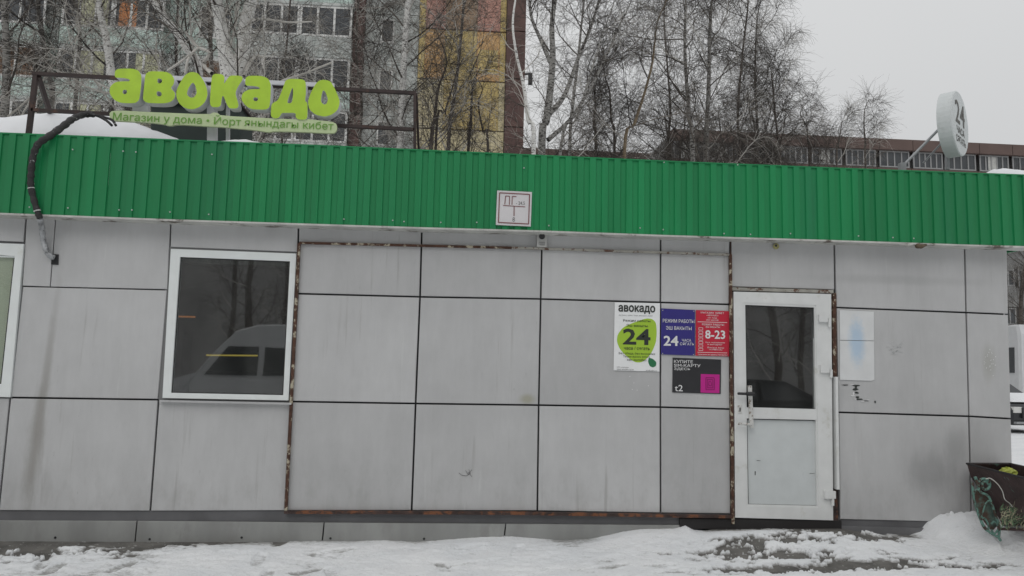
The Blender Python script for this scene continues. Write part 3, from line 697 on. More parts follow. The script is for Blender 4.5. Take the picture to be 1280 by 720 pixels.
# ------------------------------------------------------------------ roof sign
YS = .22
sign = thing('roof_sign', 'lime channel letters reading авокадо on a dark steel frame above the fascia', 'sign', W(280, 175, YS))
def zA(p): return (120+p[0]/6.544, 70+p[1]/6.544)
def zB(p): return (260+p[0]/6.544, 80+p[1]/6.544)
LET = [
 (zA, [[(158,104),(300,102),(348,118),(374,160),(368,260),(350,386),(205,386),(148,360),(110,305),(114,250),(156,213),(215,206),(274,207),(274,190),(225,180),(150,178)], [(222,277),(250,277),(254,300),(238,316),(216,302)]]),
 (zA, [[(405,124),(565,126),(615,148),(642,188),(636,232),(610,262),(648,300),(644,348),(604,380),(540,389),(380,382),(393,250)], [(503,183),(536,188),(542,210),(525,226),(503,218)], [(497,288),(530,292),(540,318),(520,334),(496,322)]]),
 (zA, [[(780,128),(832,138),(874,190),(903,250),(914,312),(896,372),(850,417),(790,438),(728,427),(678,387),(655,330),(660,272),(698,200),(733,150)], [(790,212),(812,240),(826,300),(805,337),(775,342),(742,318),(752,270)]]),
 (zB, [[(33,80),(118,82),(138,110),(128,168),(163,112),(188,92),(274,97),(288,122),(242,190),(222,240),(253,335),(240,364),(175,364),(153,330),(125,255),(113,275),(104,354),(12,352),(22,200)]]),
 (zB, [[(308,96),(440,96),(492,118),(515,165),(512,280),(500,374),(370,372),(318,352),(270,292),(283,235),(338,205),(422,206),(422,190),(375,180),(302,178)], [(373,273),(402,273),(412,290),(395,307),(370,297)]]),
 (zB, [[(638,120),(770,123),(800,143),(802,240),(793,302),(815,318),(814,442),(790,457),(735,454),(716,434),(718,400),(620,400),(603,402),(582,440),(545,447),(512,427),(518,330),(540,313),(572,298),(612,200)], [(693,185),(697,240),(687,320),(646,320),(664,260)]]),
 (zB, [[(945,128),(1000,138),(1032,190),(1064,260),(1080,310),(1062,377),(1010,417),(950,432),(878,414),(828,372),(816,310),(838,240),(878,165),(908,135)], [(940,212),(962,230),(982,290),(970,327),(945,332),(923,307),(928,260)]]),
]
for fn, loops in LET:
    shape2d([[fn(q) for q in chaikin(lp_)] for lp_ in loops], YS, .11, [M_lime, M_letside], 'channel_letter', sign)
# plate with the small line of lettering, wavy outline following the words
plate = [(137, 139), (150, 138), (185, 140), (262, 143), (266, 140.5), (272, 141), (276, 144.5), (340, 148), (380, 149.5), (386, 149), (415, 152), (421, 155), (421, 163), (417, 167), (380, 165), (342, 164), (336, 165.5), (322, 163), (290, 160), (280, 159), (262, 158), (222, 155.5), (212, 157.5), (203, 155), (185, 153), (150, 151.5), (137, 150.5)]
shape2d([chaikin(plate, 1)], YS+.01, .03, [M_plate, M_plate], 'tagline_plate', sign)
text_mesh('Магазин у дома • Йорт янындагы кибет', M_platetext, 140.5, 137.6, 417, 152.6, YS+.006, .0015, .006, sign, 'lettering')
# frame members
YB = YS+.16
def fb(name, u0, v0, u1, v1, wpx, m=M_frame, y=YB, y2=None, depth=.04):
    return MB().bar(W(u0, v0, y), W(u1, v1, y if y2 is None else y2), wpx/134, depth, 0).build(name, m, sign)
fb('frame_post', 45, 92, 35, 175, 5.5); fb('frame_post', 518.5, 114, 518.5, 192, 3.6); fb('frame_brace', 520.5, 118, 523.5, 192, 3, y2=YB+.7)
fb('frame_rail', 41, 92, 520, 116.5, 4.2, y=YB-.003); fb('frame_rail', 40, 137.5, 137, 142.5, 4); fb('frame_rail', 137, 142.5, 518, 162, 4)
fb('frame_brace', 48, 96, 72, 170, 4.5, y2=YB+.9)
fb('white_rail', 172, 96, 418, 107.5, 5.5, M_letside, YS+.13); fb('white_post', 265.5, 108, 265.5, 181, 12, M_letside, YS+.135)
fb('white_post', 176.5, 112, 176.5, 146, 20, M_letside, YS+.135); fb('white_post', 402, 108, 402, 160, 3, M_letside, YS+.135); fb('white_rail', 285, 110, 285, 181, 4, M_letside, YS+.14)
hatch = thing('roof_cabinet', 'dark green metal cabinet on the roof behind the lime letters', 'cabinet', W(238, 180, 1.0))
MB().quadprism([W(188, 127, 1.0), W(300, 131, 1.0), W(300, 190, 1.0), W(188, 186, 1.0)], .5, 0, .01).build('cabinet_body', mat('dark_green_metal', (.018, .032, .028), .6, var=.2), hatch)
MB().quadprism([W(186, 125.5, .96), W(302, 129.5, .96), W(302, 131.5, .96), W(186, 127.5, .96)], .58).build('cabinet_lid', M_frame, hatch)

# snow on the roof
def roof_snow(name, profile, y0, y1, label):
    mb = MB(); ny = 10; xs_ = []; prof_ = [(W(u, v, y0+.5*(y1-y0))[0], W(u, v, y0+.5*(y1-y0))[2]) for u, v in profile]
    zb = ztop-.35; nx = 60
    xa = np.linspace(prof_[0][0], prof_[-1][0], nx); zt_ = np.interp(xa, *zip(*prof_))
    vs = []
    for j in range(ny):
        t = j/(ny-1); y = y0+(y1-y0)*t; h = math.sin(math.pi*min(1, t*1.9+.12)/2)**.6 if t < .5 else math.cos((t-.5)/.5*1.2)
        for i in range(nx): vs.append((xa[i], y, zb+(zt_[i]-zb)*h+.07*fbm(np.array(xa[i]*4), np.array(y*4), 4)))
    fs = [(j*nx+i, j*nx+i+1, (j+1)*nx+i+1, (j+1)*nx+i) for j in range(ny-1) for i in range(nx-1)]
    n0 = len(vs); vs2 = vs+[(p[0], p[1], zb-.02) for p in vs]
    ring = [(j*nx) for j in range(ny)]
    for i in range(nx-1): fs.append((i, i+n0, i+1+n0, i+1)); fs.append(((ny-1)*nx+i, (ny-1)*nx+i+1, (ny-1)*nx+i+1+n0, (ny-1)*nx+i+n0))
    for j in range(ny-1): fs.append((j*nx, (j+1)*nx, (j+1)*nx+n0, j*nx+n0)); fs.append((j*nx+nx-1, j*nx+nx-1+n0, (j+1)*nx+nx-1+n0, (j+1)*nx+nx-1))
    mb.add(vs2, fs); o = mb.build(name, M_snow_roof, None, True); o['kind'] = 'stuff'; return o
roof_snow('roof_snow', [(-120, 150), (0, 152), (40, 150), (90, 146), (120, 146), (150, 150), (180, 158), (205, 167), (222, 176), (240, 182)], .45, 1.9, '')
roof_snow('roof_snow', [(228, 178), (270, 179), (300, 177.5), (330, 178.5), (380, 181.5), (430, 184), (500, 188)], -.09, .12, '')
roof_snow('roof_snow', [(1225, 220), (1240, 213.5), (1255, 212), (1280, 213), (1330, 218)], -.05, .4, '')

# ------------------------------------------------------------------ cable wrapped in insulation
cable = thing('service_cable', 'thick black taped service cable looping from the roof frame down into the wall', 'cable', W(65, 323))
M_cab = mat('black_cable_wrap', (.028, .026, .027), .7, var=.3, vscale=20, second=(.4, .4, .4), smask=(.62, .66), sscale=26, bump=.8, bscale=60)
M_foil = mat('foil_wrap', (.38, .39, .40), .4, metal=.5, var=.4, vscale=25, second=(.04, .04, .04), smask=(.58, .62), sscale=22, bump=1, bscale=50)
def spline(pts, n=6):
    P_ = [np.array(p, float) for p in pts]; P_ = [2*P_[0]-P_[1]]+P_+[2*P_[-1]-P_[-2]]; out = []
    for i in range(1, len(P_)-2):
        for k in range(n):
            t = k/n; a, b_, c, d = P_[i-1:i+3]
            out.append(.5*((2*b_)+(-a+c)*t+(2*a-5*b_+4*c-d)*t*t+(-a+3*b_-3*c+d)*t**3))
    out.append(P_[-2]); return out
up = spline([W(118, 143, .25), W(105, 143.5, .2), W(92, 148, .05), (W(80, 157, -.08)), W(62, 170, -.2), W(48, 180, -.22), W(41.5, 195, -.215), W(39, 215, -.215), W(38.5, 232, -.21), W(43, 252, -.20), W(48, 268, -.19), W(50, 273, -.18)])
rr = [np.interp(i/len(up), [0, .3, .55, 1], [.027, .031, .028, .024])*(1+.13*math.sin(i*1.9)) for i in range(len(up))]
MB().tube(up, rr, 10).build('cable_wrap', M_cab, cable, True)
dn = spline([W(50, 273, -.18), W(52.5, 285, -.10), W(54, 300, -.05), W(58, 313, -.045), W(63, 320, -.04), W(68, 322, -.02)])
MB().tube(dn, [.024*(1+.12*math.sin(i*2.3)) for i in range(len(dn))], 10).build('foil_sleeve', M_foil, cable, True)
MB().quadprism([W(64.5, 317.5, -.008), W(73, 318, -.008), W(72.5, 331, -.008), W(64, 330.5, -.008)], .01).build('entry_hole', M_dark, cable)
MB().tube(spline([W(100, 146, .2), W(118, 144, .24), (W(132, 150, .22)), W(140, 157, .2)]), .012, 8).build('wire', M_cab, cable, True)
MB().tube(spline([W(112, 143, .2), W(128, 146, .24), (W(140, 150, .22)), W(145, 157, .2)]), .012, 8).build('wire', M_cab, cable, True)
ring_m = MB().tube([(0, 0, -.004), (0, 0, .004)], .031, 10).mesh('tape_ring', mat('white_tape', (.55, .55, .54), .6, var=.3, vscale=40))
for i in (44, 49, 58):
    if i < len(up)-1:
        o = inst(None, 'tape_ring', ring_m, cable, up[i]); d = Vector(up[i+1]-up[i-1]); o.rotation_mode = 'QUATERNION'; o.rotation_quaternion = d.to_track_quat('Z', 'Y')
        o.scale = (.92, .92, random.uniform(.4, 1.3))

# ------------------------------------------------------------------ signs and small things on the wall
def plate_thing(name, q, y, th, m, label, cat, group=None):
    r = thing(name, label, cat, W(sum(p[0] for p in q)/4, sum(p[1] for p in q)/4, y), group)
    MB().quadprism([W(*p, y) for p in q], th, 0, .001).build('board', m, r); return r
def T(par, y, body, u0, v0, u1, v1, m, bold=0.0, name='lettering'):
    # keep lines level with the wall: baseline follows the real horizontal
    return text_mesh(body, m, u0, v0, u1, v1, y-.0016, .001, bold, par, name)
def pxrect(par, y, q, m, name='printed_block', th=.001): return MB().quadprism([W(*p, y) for p in q], th).build(name, m, par)
M_dred = mat('dark_red_ink', (.20, .07, .07), .6); M_pwhite = mat('white_print', (.72, .72, .72), .6)
y = -.185
h = plate_thing('hydrant_sign', [(621.5, 238), (665, 240), (663.5, 283), (619.8, 281)], y, .012, mat('white_sign_enamel', (.66, .64, .65), .45, var=.05), 'square white fire hydrant sign marked ПГ hung on the green fascia', 'sign')
iq = [(624.5, 241), (662, 243), (660.7, 280), (623, 278)]
for k in range(4):
    n = (k+1) % 4; a, c = iq[k], iq[n]; MB().bar(W(*a, y-.002), W(*c, y-.002), .009, .002).build('border_line', M_dred, h)
def stroke(par, y, pts, wpx, m, name='mark'):
    mb = MB()
    for a, c in zip(pts, pts[1:]): mb.bar(W(*a, y), W(*c, y), wpx/138, .0015)
    return mb.build(name, m, par)
stroke(h, y-.002, [(631, 255.5), (632, 245), (637, 245.3), (636.7, 256)], 1.0, M_dred, 'lettering'); stroke(h, y-.002, [(640, 256), (640.3, 245.5), (645.5, 245.8)], 1.0, M_dred, 'lettering')
stroke(h, y-.002, [(629, 256.8), (656.5, 258.6)], .9, M_dred, 'lettering'); stroke(h, y-.002, [(642.7, 258), (642.5, 270)], 1.1, M_dred, 'lettering')
T(h, y, '- 24,5', 645, 251.5, 656, 256.5, M_inkgrey); T(h, y, '8', 640.5, 271.5, 643.5, 277, M_inkgrey)

cmr = plate_thing('security_speaker', [(671.5, 289.5), (684, 290), (683.5, 309), (671, 308.5)], -.04, .03, mat('speaker_plate', (.5, .5, .48), .5, var=.05), 'small white wall unit with a round black lens under the fascia', 'camera')
MB().tube([W(677.5, 295.5, -.04), W(677.5, 295.5, -.06)], .028, 20).build('lens', M_black, cmr)
T(cmr, -.04, '000', 674, 302, 681, 304.5, M_inkgrey); T(cmr, -.04, '____', 674, 305.5, 681, 306.3, M_inkgrey)

# avocado poster
y = -.008
a = plate_thing('shop_poster', [(768.5, 378), (825, 379), (824.3, 464.5), (767, 463)], y, .004, M_paper, 'white poster with a lime blob and a large black 24', 'poster')
blobp = [(807, 398), (815, 398.5), (820, 403), (821, 415), (820, 428), (815, 440), (809, 448), (802, 453), (794, 453), (785, 447), (775, 437), (771, 427), (772, 418), (779, 409), (790, 404)]
shape2d([chaikin(blobp)], y-.001, .0008, [mat('poster_lime', (.36, .56, .04), .5)], 'printed_blob', a)
shape2d([chaikin([(811, 447), (816, 448.5), (820.5, 452.5), (820, 457.5), (816, 459.5), (812, 457.5), (810, 452)], 1)], y-.0013, .0006, [mat('poster_dark_green', (.02, .17, .07), .5)], 'printed_leaf', a)
T(a, y-.001, 'авокадо', 773, 381, 819, 391.5, M_ink, .055); T(a, y-.001, 'магазин у дома • йорт янындагы кибет', 773.5, 393, 816, 394.8, M_inkgrey)
T(a, y-.001, 'Режим работы', 779, 399, 813, 402.5, M_ink, .01); T(a, y-.001, 'Эш вакыты', 783, 405, 809.5, 408.3, M_ink, .01)
T(a, y-.001, '24', 778.5, 410.5, 813, 430.5, M_ink, .05); T(a, y-.001, 'часа / сәгать', 780, 433, 812, 437, M_ink, .02)
T(a, y-.001, 'Без обеда, без выходных', 773.5, 440, 819, 443.2, M_ink); T(a, y-.001, 'Төшке ашсыз, ялсыз', 779, 444, 812, 447, M_ink); T(a, y-.001, 'көн эшлибез', 784, 448, 808, 451, M_ink)
T(a, y-.001, 'ООО «Авокадо»', 771, 458, 786, 460, M_inkgrey); T(a, y-.001, 'адрес магазина у дома', 771, 461, 792, 462.8, M_inkgrey); T(a, y-.001, 'avokado.ru', 807.5, 462, 821, 463.8, M_inkgrey)
# purple board
p = plate_thing('opening_hours_board', [(826.5, 385.5), (868.8, 387.5), (868.5, 444.5), (826.3, 443)], y-.004, .005, mat('purple_board', (.035, .028, .20), .4, var=.05), 'purple board with white 24 hour opening times beside the red one', 'sign')
yy = y-.0045
T(p, yy, 'РЕЖИМ РАБОТЫ', 828.5, 398.5, 868, 403, M_pwhite, .014); T(p, yy, 'ЭШ ВАКЫТЫ', 832.5, 407.5, 864.5, 412, M_pwhite, .014); T(p, yy, '24', 829.5, 419.5, 848, 432, M_pwhite, .05)
T(p, yy, 'ЧАСА', 852.5, 423.5, 864, 427, M_pwhite, .010); T(p, yy, 'СӘГАТЬ', 850, 428, 867.5, 431.5, M_pwhite, .010)
for (u, v) in ((828.5, 387.8), (867.3, 389), (828.3, 441.8), (867, 443.3)): MB().tube([W(u, v, yy), W(u, v, yy-.003)], .005, 6).build('rivet', M_lip, p)
# red board
rd = plate_thing('opening_hours_board', [(870, 387.5), (912, 389), (911.5, 445.5), (869.5, 444.5)], y-.004, .005, mat('red_board', (.52, .018, .045), .4, var=.05), 'red board with white hours 8-23 beside the purple one', 'sign')
T(rd, yy, 'МАГАЗИН  КИБЕТ', 876, 389.5, 905, 391.8, M_pwhite, .010); T(rd, yy, '«АВОКАДО»', 883, 393, 898, 395.2, M_pwhite, .010); T(rd, yy, 'ИП ТЫЩ', 885, 396.5, 896, 398.3, M_pwhite, .004); T(rd, yy, 'ИНН 165012345', 883, 399, 898, 400.8, M_pwhite, .004)
stroke(rd, yy, [(872, 402.2), (909, 403.2)], .6, M_pwhite, 'rule'); T(rd, yy, 'РЕЖИМ РАБОТЫ', 877.5, 404.2, 905, 406.6, M_pwhite, .010); T(rd, yy, 'ЭШ ВАКЫТЫ', 882, 407.5, 900, 409.6, M_pwhite, .010)
T(rd, yy, '8-23', 881.5, 412.5, 906.5, 423.3, M_pwhite, .045)
for i in range(7):
    v = 409.5+i*4.3
    stroke(rd, yy, [(873.5, v), (878.5, v+.1), (878.5, v+3), (873.5, v+2.9), (873.5, v)], .45, M_pwhite, 'tick_box')
T(rd, yy, 'Без перерывов', 882, 427, 906, 429, M_pwhite, .004); T(rd, yy, 'и выходных', 884.5, 429.8, 903, 431.6, M_pwhite, .004); T(rd, yy, 'Ялсыз һәм', 884, 433.4, 905, 435.4, M_pwhite, .004); T(rd, yy, 'тәнәфессез', 886, 436, 903, 438, M_pwhite, .004)
stroke(rd, yy, [(872, 440.3), (909, 441.2)], .5, M_pwhite, 'rule'); T(rd, yy, 'Сделано по адресу продажи', 872.5, 442, 909, 444, M_pwhite, .01)
# black card
bc = plate_thing('sim_card_sign', [(841, 447), (901.5, 449.5), (901, 492.5), (840.5, 490.5)], y, .005, mat('black_board', (.025, .025, .028), .45, var=.1), 'black sign with white text and a magenta square under the opening hours', 'sign')
T(bc, y-.001, 'КУПИТЕ', 842.5, 449.8, 866, 453.6, M_pwhite, .014); T(bc, y-.001, 'SIM-КАРТУ', 842.5, 454.6, 875.5, 458.3, M_pwhite, .014); T(bc, y-.001, 'ЗДЕСЬ', 842.5, 459.3, 863, 463, M_pwhite, .014)
T(bc, y-.001, 't2', 843.5, 481, 853.5, 489, M_pwhite, .010)
M_mag = mat('magenta_print', (.52, .012, .25), .5)
pxrect(bc, y-.001, [(876, 467.5), (899.5, 468.2), (899.2, 491.5), (875.7, 490.7)], M_mag)
for i, (du, dv) in enumerate(((5.3, 7.5), (3.5, 5.2), (1.6, 2.6))):
    cx_, cy_ = 887.7, 479.5
    stroke(bc, y-.003, [(cx_-du, cy_-dv), (cx_+du-1, cy_-dv), (cx_+du, cy_-dv+1.2), (cx_+du, cy_+dv), (cx_-du, cy_+dv-.2), (cx_-du, cy_-dv)], .55, mat('dark_magenta_line', (.16, .005, .08), .5), 'printed_card')
# faded poster right of the door
fp = thing('faded_poster', 'faded white poster with a blue smear right of the door', 'poster', W(1070, 430, y))
def faded():
    m = mat('faded_poster_print', (.68, .69, .69), .6, var=.05); t = m.node_tree; N = t.nodes; L = t.links
    bs = N['Principled BSDF']; src = bs.inputs['Base Color'].links[0].from_socket
    g = N.new('ShaderNodeNewGeometry'); mp = N.new('ShaderNodeMapping'); mp.vector_type = 'TEXTURE'; mp.inputs['Location'].default_value = [float(c) for c in W(1071, 428, y)]; mp.inputs['Scale'].default_value = (.095, 1, .26)
    L.new(g.outputs['Position'], mp.inputs['Vector']); ln = N.new('ShaderNodeVectorMath'); ln.operation = 'LENGTH'; L.new(mp.outputs[0], ln.inputs[0])
    nz = N.new('ShaderNodeTexNoise'); nz.inputs['Scale'].default_value = 28; nz.inputs['Detail'].default_value = 10; nz.inputs['Roughness'].default_value = .75; L.new(g.outputs['Position'], nz.inputs['Vector'])
    ad = N.new('ShaderNodeMath'); ad.operation = 'ADD'; L.new(ln.outputs['Value'], ad.inputs[0]); L.new(nz.outputs[0], ad.inputs[1])
    r_ = N.new('ShaderNodeMapRange'); r_.interpolation_type = 'SMOOTHSTEP'; r_.inputs[1].default_value = 1.65; r_.inputs[2].default_value = .8; r_.inputs[3].default_value = 0; r_.inputs[4].default_value = .6; L.new(ad.outputs[0], r_.inputs[0])
    x_ = N.new('ShaderNodeMix'); x_.data_type = 'RGBA'; L.new(r_.outputs[0], x_.inputs[0]); L.new(src, x_.inputs[6]); x_.inputs[7].default_value = (.33, .52, .72, 1); L.new(x_.outputs[2], bs.inputs['Base Color']); return m
M_fade = faded()
MB().quadprism([W(1049.5, 387.5, y), W(1092.3, 389.5, y), W(1092.5, 425.8, y), W(1050, 425, y)], .004, 0, .001).build('sheet', M_fade, fp)
MB().poly([W(1050, 425.7, y), W(1092.5, 426.5, y), W(1093, 474.5, y), W(1089, 476, y), W(1050, 474.7, y)][::-1], .004).build('sheet', M_fade, fp)
def stain(name, polys, m, label, cat):
    mb = MB()
    for q in polys: mb.poly([W(a_, b_, -.003) for a_, b_ in q], .0025)
    o = mb.build(name, m); return tag(o, label, cat)
random.seed(3)
def ragged(cx_, cy_, rx, ry, n=9): return [(cx_+rx*math.cos(i/n*6.283)*random.uniform(.5, 1.2), cy_+ry*math.sin(i/n*6.283)*random.uniform(.5, 1.2)) for i in range(n)]
gl = thing('glue_residue', 'torn black and white glue residue under the faded poster', 'residue', W(1072, 490, -.003))
def rg(name, lst, m):
    for c in lst: MB().poly([W(a_, b_, -.004) for a_, b_ in ragged(*c)], .0035).build(name, m, gl)
rg('black_residue', [(1057, 481.3, 4.5, .9), (1071, 482, 5, .9), (1069, 487, 4, 1.5), (1071, 491, 3, 1.2), (1075, 499, 4.5, 1.6), (1072, 496.5, 2.6, 1.4), (1094, 502.5, 1.2, 2.2), (1083, 501, 4, .6), (1070, 484, 1.5, 2.5), (1065, 468, 2, .9), (1071, 466.5, 1.4, .8), (1080, 472, 1, .8)], M_ink)
rg('white_residue', [(1066, 494.5, 3.4, .9), (1067, 492, 1.5, 2.2), (1070, 499, 3.5, .7), (1085, 500, 2.8, .5), (1066, 480.5, 3, .5), (1079, 502, 2.5, .5)], M_pwhite)
sc1 = MB()
for i in range(26):
    u = 1118+random.gauss(0, 5.5); v = 437+random.gauss(0, 4); an = random.uniform(-.9, .3); l = random.uniform(1.5, 5)
    sc1.bar(W(u, v, -.002), W(u+l*math.cos(an), v+l*math.sin(an), -.002), .0035, .0015)
tag(sc1.build('scratches', mat('white_scratch', (.55, .56, .56), .7)), 'patch of fine white scratches right of the faded poster', 'scratches')
sc2 = MB()
for pts in ([(573.5, 591), (577, 594), (583, 595), (588, 592), (586, 587)], [(582, 588), (585, 593), (590, 587)], [(585, 590), (590, 596)]):
    for a_, c_ in zip(pts, pts[1:]): sc2.bar(W(*a_, -.002), W(*c_, -.002), .0035, .0015)
tag(sc2.build('scribble', M_inkgrey), 'small dark scribble on a lower grey panel left of centre', 'scribble')
for (cx_, cy_, n, lab) in ((1236, 452, 22, 'white speckled scuff on the last panel before the right corner'), (795, 480, 5, 'few pale paint flecks below the lime poster')):
    sc3 = MB()
    for i in range(n): u, v = cx_+random.gauss(0, 6), cy_+random.gauss(0, 9 if n > 10 else 6); sc3.poly([W(a_, b_, -.003) for a_, b_ in ragged(u, v, .7, .9, 5)], .002)
    tag(sc3.build('paint_flecks', M_pwhite), lab, 'paint flecks')
ud = thing('round_bracket', 'small round yellowish fitting above the door under the fascia', 'fitting', W(970, 308, -.02))
MB().tube([W(970, 308, -.001), W(970, 308, -.03)], [.03, .024], 14).build('fitting_body', mat('yellowish_plastic', (.35, .33, .14), .6, var=.3, vscale=30), ud); MB().tube([W(970, 307, -.03), W(970, 307, -.034)], .012, 8).build('fitting_core', M_black, ud)
lf = thing('torn_seal', 'torn brown foam and white strip under the fascia near the right corner', 'seal', W(1140, 305, -.1))
MB().tube(spline([W(1124, 305, -.16), W(1133, 306.5, -.165), W(1141, 305.5, -.16)]), [.008]*6+[.010]*7, 6).build('white_strip', M_lip, lf, True)
MB().tube(spline([W(1144, 306, -.15), W(1150, 308, -.17), W(1158, 306, -.16)]), [.012, .02, .024, .025, .024, .022, .02, .024, .022, .018, .016, .014, .01], 7).build('foam_lump', mat('brown_foam', (.12, .09, .06), .9, var=.4, vscale=30), lf, True)

# ------------------------------------------------------------------ round projecting sign on the roof
yR = .25; c0 = W(1191, 156, yR); th = R(47.8); nrm = np.array([math.cos(th), -math.sin(th), 0]); tx = np.array([math.sin(th), math.cos(th), 0]); tz = np.array([0, 0, 1.0])
rs = thing('round_sign', 'white round lightbox reading 24 on slanting tubes at the right of the roof', 'sign', c0)
RR = .335; TH = .135
fc = c0+nrm*TH/2
def disc(a_, r1, n=40): return [a_+r1*(math.cos(2*math.pi*k/n)*tx+math.sin(2*math.pi*k/n)*tz) for k in range(n)]
n = 40; vs = disc(fc, RR*.97)+disc(fc-nrm*.008, RR)+disc(c0-nrm*TH/2, RR)
MB().add(vs, [tuple(range(n))]+[(k+r_*n, (k+1)%n+r_*n, (k+1)%n+(r_+1)*n, k+(r_+1)*n) for r_ in (0, 1) for k in range(n)]+[tuple(range(3*n-1, 2*n-1, -1))]).build('lightbox', mat('white_lightbox', (.60, .63, .63), .5, var=.05, second=(.42, .44, .42), smask=(.55, .75), sscale=3), rs)
def disc_text(body, cx_, cz_, wd, ht, m, bold):
    co, Fc, isl = glyphs(body, bold)
    s = (co[:, 0]-co[:, 0].min())/np.ptp(co[:, 0])-.5; q = (co[:, 1]-co[:, 1].min())/np.ptp(co[:, 1])-.5
    # tx seen from the front runs towards the right of the reader
    out = fc[None]+nrm*(.003+.0003*isl)[:, None]+tx[None]*(cx_+s*wd)[:, None]+tz[None]*(cz_+q*ht)[:, None]
    me = bpy.data.meshes.new('lettering'); me.from_pydata([tuple(map(float, p)) for p in out], [], Fc); me.update(); me.materials.append(m); link('lettering', me, rs)
M_signink = mat('sign_lettering', (.10, .095, .085), .6)
disc_text('24', 0, .10, .36, .24, M_signink, .02); disc_text('ЧАСА', 0, -.085, .30, .075, M_signink, .03); disc_text('СӘГАТЬ', 0, -.185, .36, .075, M_signink, .03)
MB().bar(W(1184, 160, yR+.12), W(1184, 212, yR+.12), .035, .035).build('mast', M_grey, rs)
MB().tube([W(1181, 154, yR+.05), W(1128, 208, yR+.1)], .014, 8).build('stay_tube', M_grey, rs); MB().tube([W(1183, 172, yR+.1), W(1154, 204, yR+.5)], .010, 8).build('stay_tube', M_grey, rs)
MB().tube([W(1174, 160, yR+.06), W(1182, 165, yR+.08)], .010, 8).build('stay_bracket', M_grey, rs)
MB().quadprism([W(1126, 203, yR+.05), W(1133, 203, yR+.05), W(1133, 214, yR+.05), W(1126, 214, yR+.05)], .05).build('stay_foot', M_grey, rs)

# ------------------------------------------------------------------ litter bin with forged side
zr = .79; yb_ = -.10
Lp = W(1208.5, 579.5, yb_); zr = Lp[2]
Bp = W(1262, 579.5, yb_); Fp = G(1286, 599, zr); Fp2 = Bp+(Fp-Lp)
Fp = Lp+(Fp-Lp)*1.25; Fp2 = Bp+(Fp-Lp)
bz = .30
cc = (Lp+Bp+Fp+Fp2)/4
def bot_(p, k): q = cc+(p-cc)*k; q = q.copy(); q[2] = bz; return q
bl = W(1234, 655, yb_-.02); bl[2] = bz
tb = [Lp, Bp, Fp2, Fp]; N1 = G(1249, 660, bz); N0 = G(1228, 643, bz); ov = (Bp-Lp)*.8; bb = [N0, N0+ov, N1+ov, N1]
litter = thing('litter_bin', 'rusty brown tapered litter bin with green forged scrolls at the right corner', 'litter bin', (bb[0]+bb[2])/2)
M_bin = mat('rusty_brown_bin', (.060, .036, .034), .75, var=.25, vscale=8, second=(.14, .26, .22), smask=(.60, .70), sscale=9, bump=.4, bscale=40)
inn = [cc+(p-cc)*.95 for p in tb]; inb = [p+np.array([0, 0, .03])+(cc*[1, 1, 0]-p*[1, 1, 0])*.05 for p in bb]
MB().add(tb+bb+inn+inb, [(0,1,5,4),(1,2,6,5),(2,3,7,6),(3,0,4,7),(4,5,6,7)]+[(0,8,9,1),(1,9,10,2),(2,10,11,3),(3,11,8,0),(8,12,13,9),(9,13,14,10),(10,14,15,11),(11,15,12,8),(12,15,14,13)]).build('bin_body', M_bin, litter)
rimm = MB()
for k in range(4): rimm.tube([tb[k], tb[(k+1) % 4]], .010, 6)
rimm.build('rim', mat('dark_rim', (.02, .017, .018), .7), litter)
M_verd = mat('green_chipped_forging', (.12, .24, .20), .6, var=.2, second=(.06, .035, .025), smask=(.5, .58), sscale=20, bump=.3, bscale=60)
def forg(pts, r_=.011, yy_=-.66): return MB().tube(spline([W(a_, b_, yy_) for a_, b_ in pts], 5), r_, 6).build('forged_bar', M_verd, litter, True)
forg([(1215.5, 603), (1217, 622), (1222, 640), (1229, 656), (1238, 666), (1247, 671), (1251, 676)])
forg([(1236, 606), (1233, 602), (1229, 603), (1227.5, 607), (1230, 611.5), (1235, 611), (1237.5, 606), (1235, 600), (1229, 598.5), (1224.5, 601), (1223, 608), (1226, 615), (1234, 619), (1239, 627), (1244, 643), (1249, 659), (1248.5, 671)])
forg([(1219, 596), (1221, 603), (1224, 610)], .013); forg([(1217, 617), (1221, 612), (1226, 614)], .009); forg([(1226, 650), (1230, 647), (1235, 655), (1235, 664), (1230, 660), (1226, 652)], .008); forg([(1239, 655), (1243, 652), (1248, 660), (1243, 667), (1239, 662)], .008)
forg([(1226, 650), (1232, 630), (1238, 625)], .007)
pl_ = MB().poly([W(a_, b_, -.62) for a_, b_ in ((1218, 612), (1237, 620), (1247, 657), (1240, 664), (1230, 652), (1222, 638))], .006).build('side_plate', mat('chipped_green_plate', (.10, .15, .125), .8, var=.5, vscale=14, second=(.10, .06, .045), smask=(.42, .55), sscale=10, bump=.5), litter)
fr1 = W(1249, 661, -.64); MB().bar(fr1, fr1+np.array([.7, -.1, 0.0]), .02, .03).build('foot_rail', M_bin, litter)
bag = thing('rubbish_bag', 'crumpled yellow-green rubbish lying in the rusty bin', 'rubbish', W(1258, 590, -.3))
bv = []; c_ = W(1259, 593, -.32); nn = 14
for i in range(nn):
    for j in range(8):
        th_, ph = i/nn*6.283, j/7*1.6; r_ = random.uniform(.8, 1.15); bv.append(c_+np.array([math.cos(th_)*math.cos(ph)*.095*r_, math.sin(th_)*math.cos(ph)*.08*r_, math.sin(ph)*.07*r_-.01]))
MB().add(bv, [(i*8+j, ((i+1)%nn)*8+j, ((i+1)%nn)*8+j+1, i*8+j+1) for i in range(nn) for j in range(7)]).build('rubbish', mat('yellow_green_plastic', (.34, .38, .06), .5, var=.35, vscale=30), bag)
wire = thing('bent_wire', 'thin pale wire bent over the side of the rusty bin', 'wire', W(1250, 620, -.4))
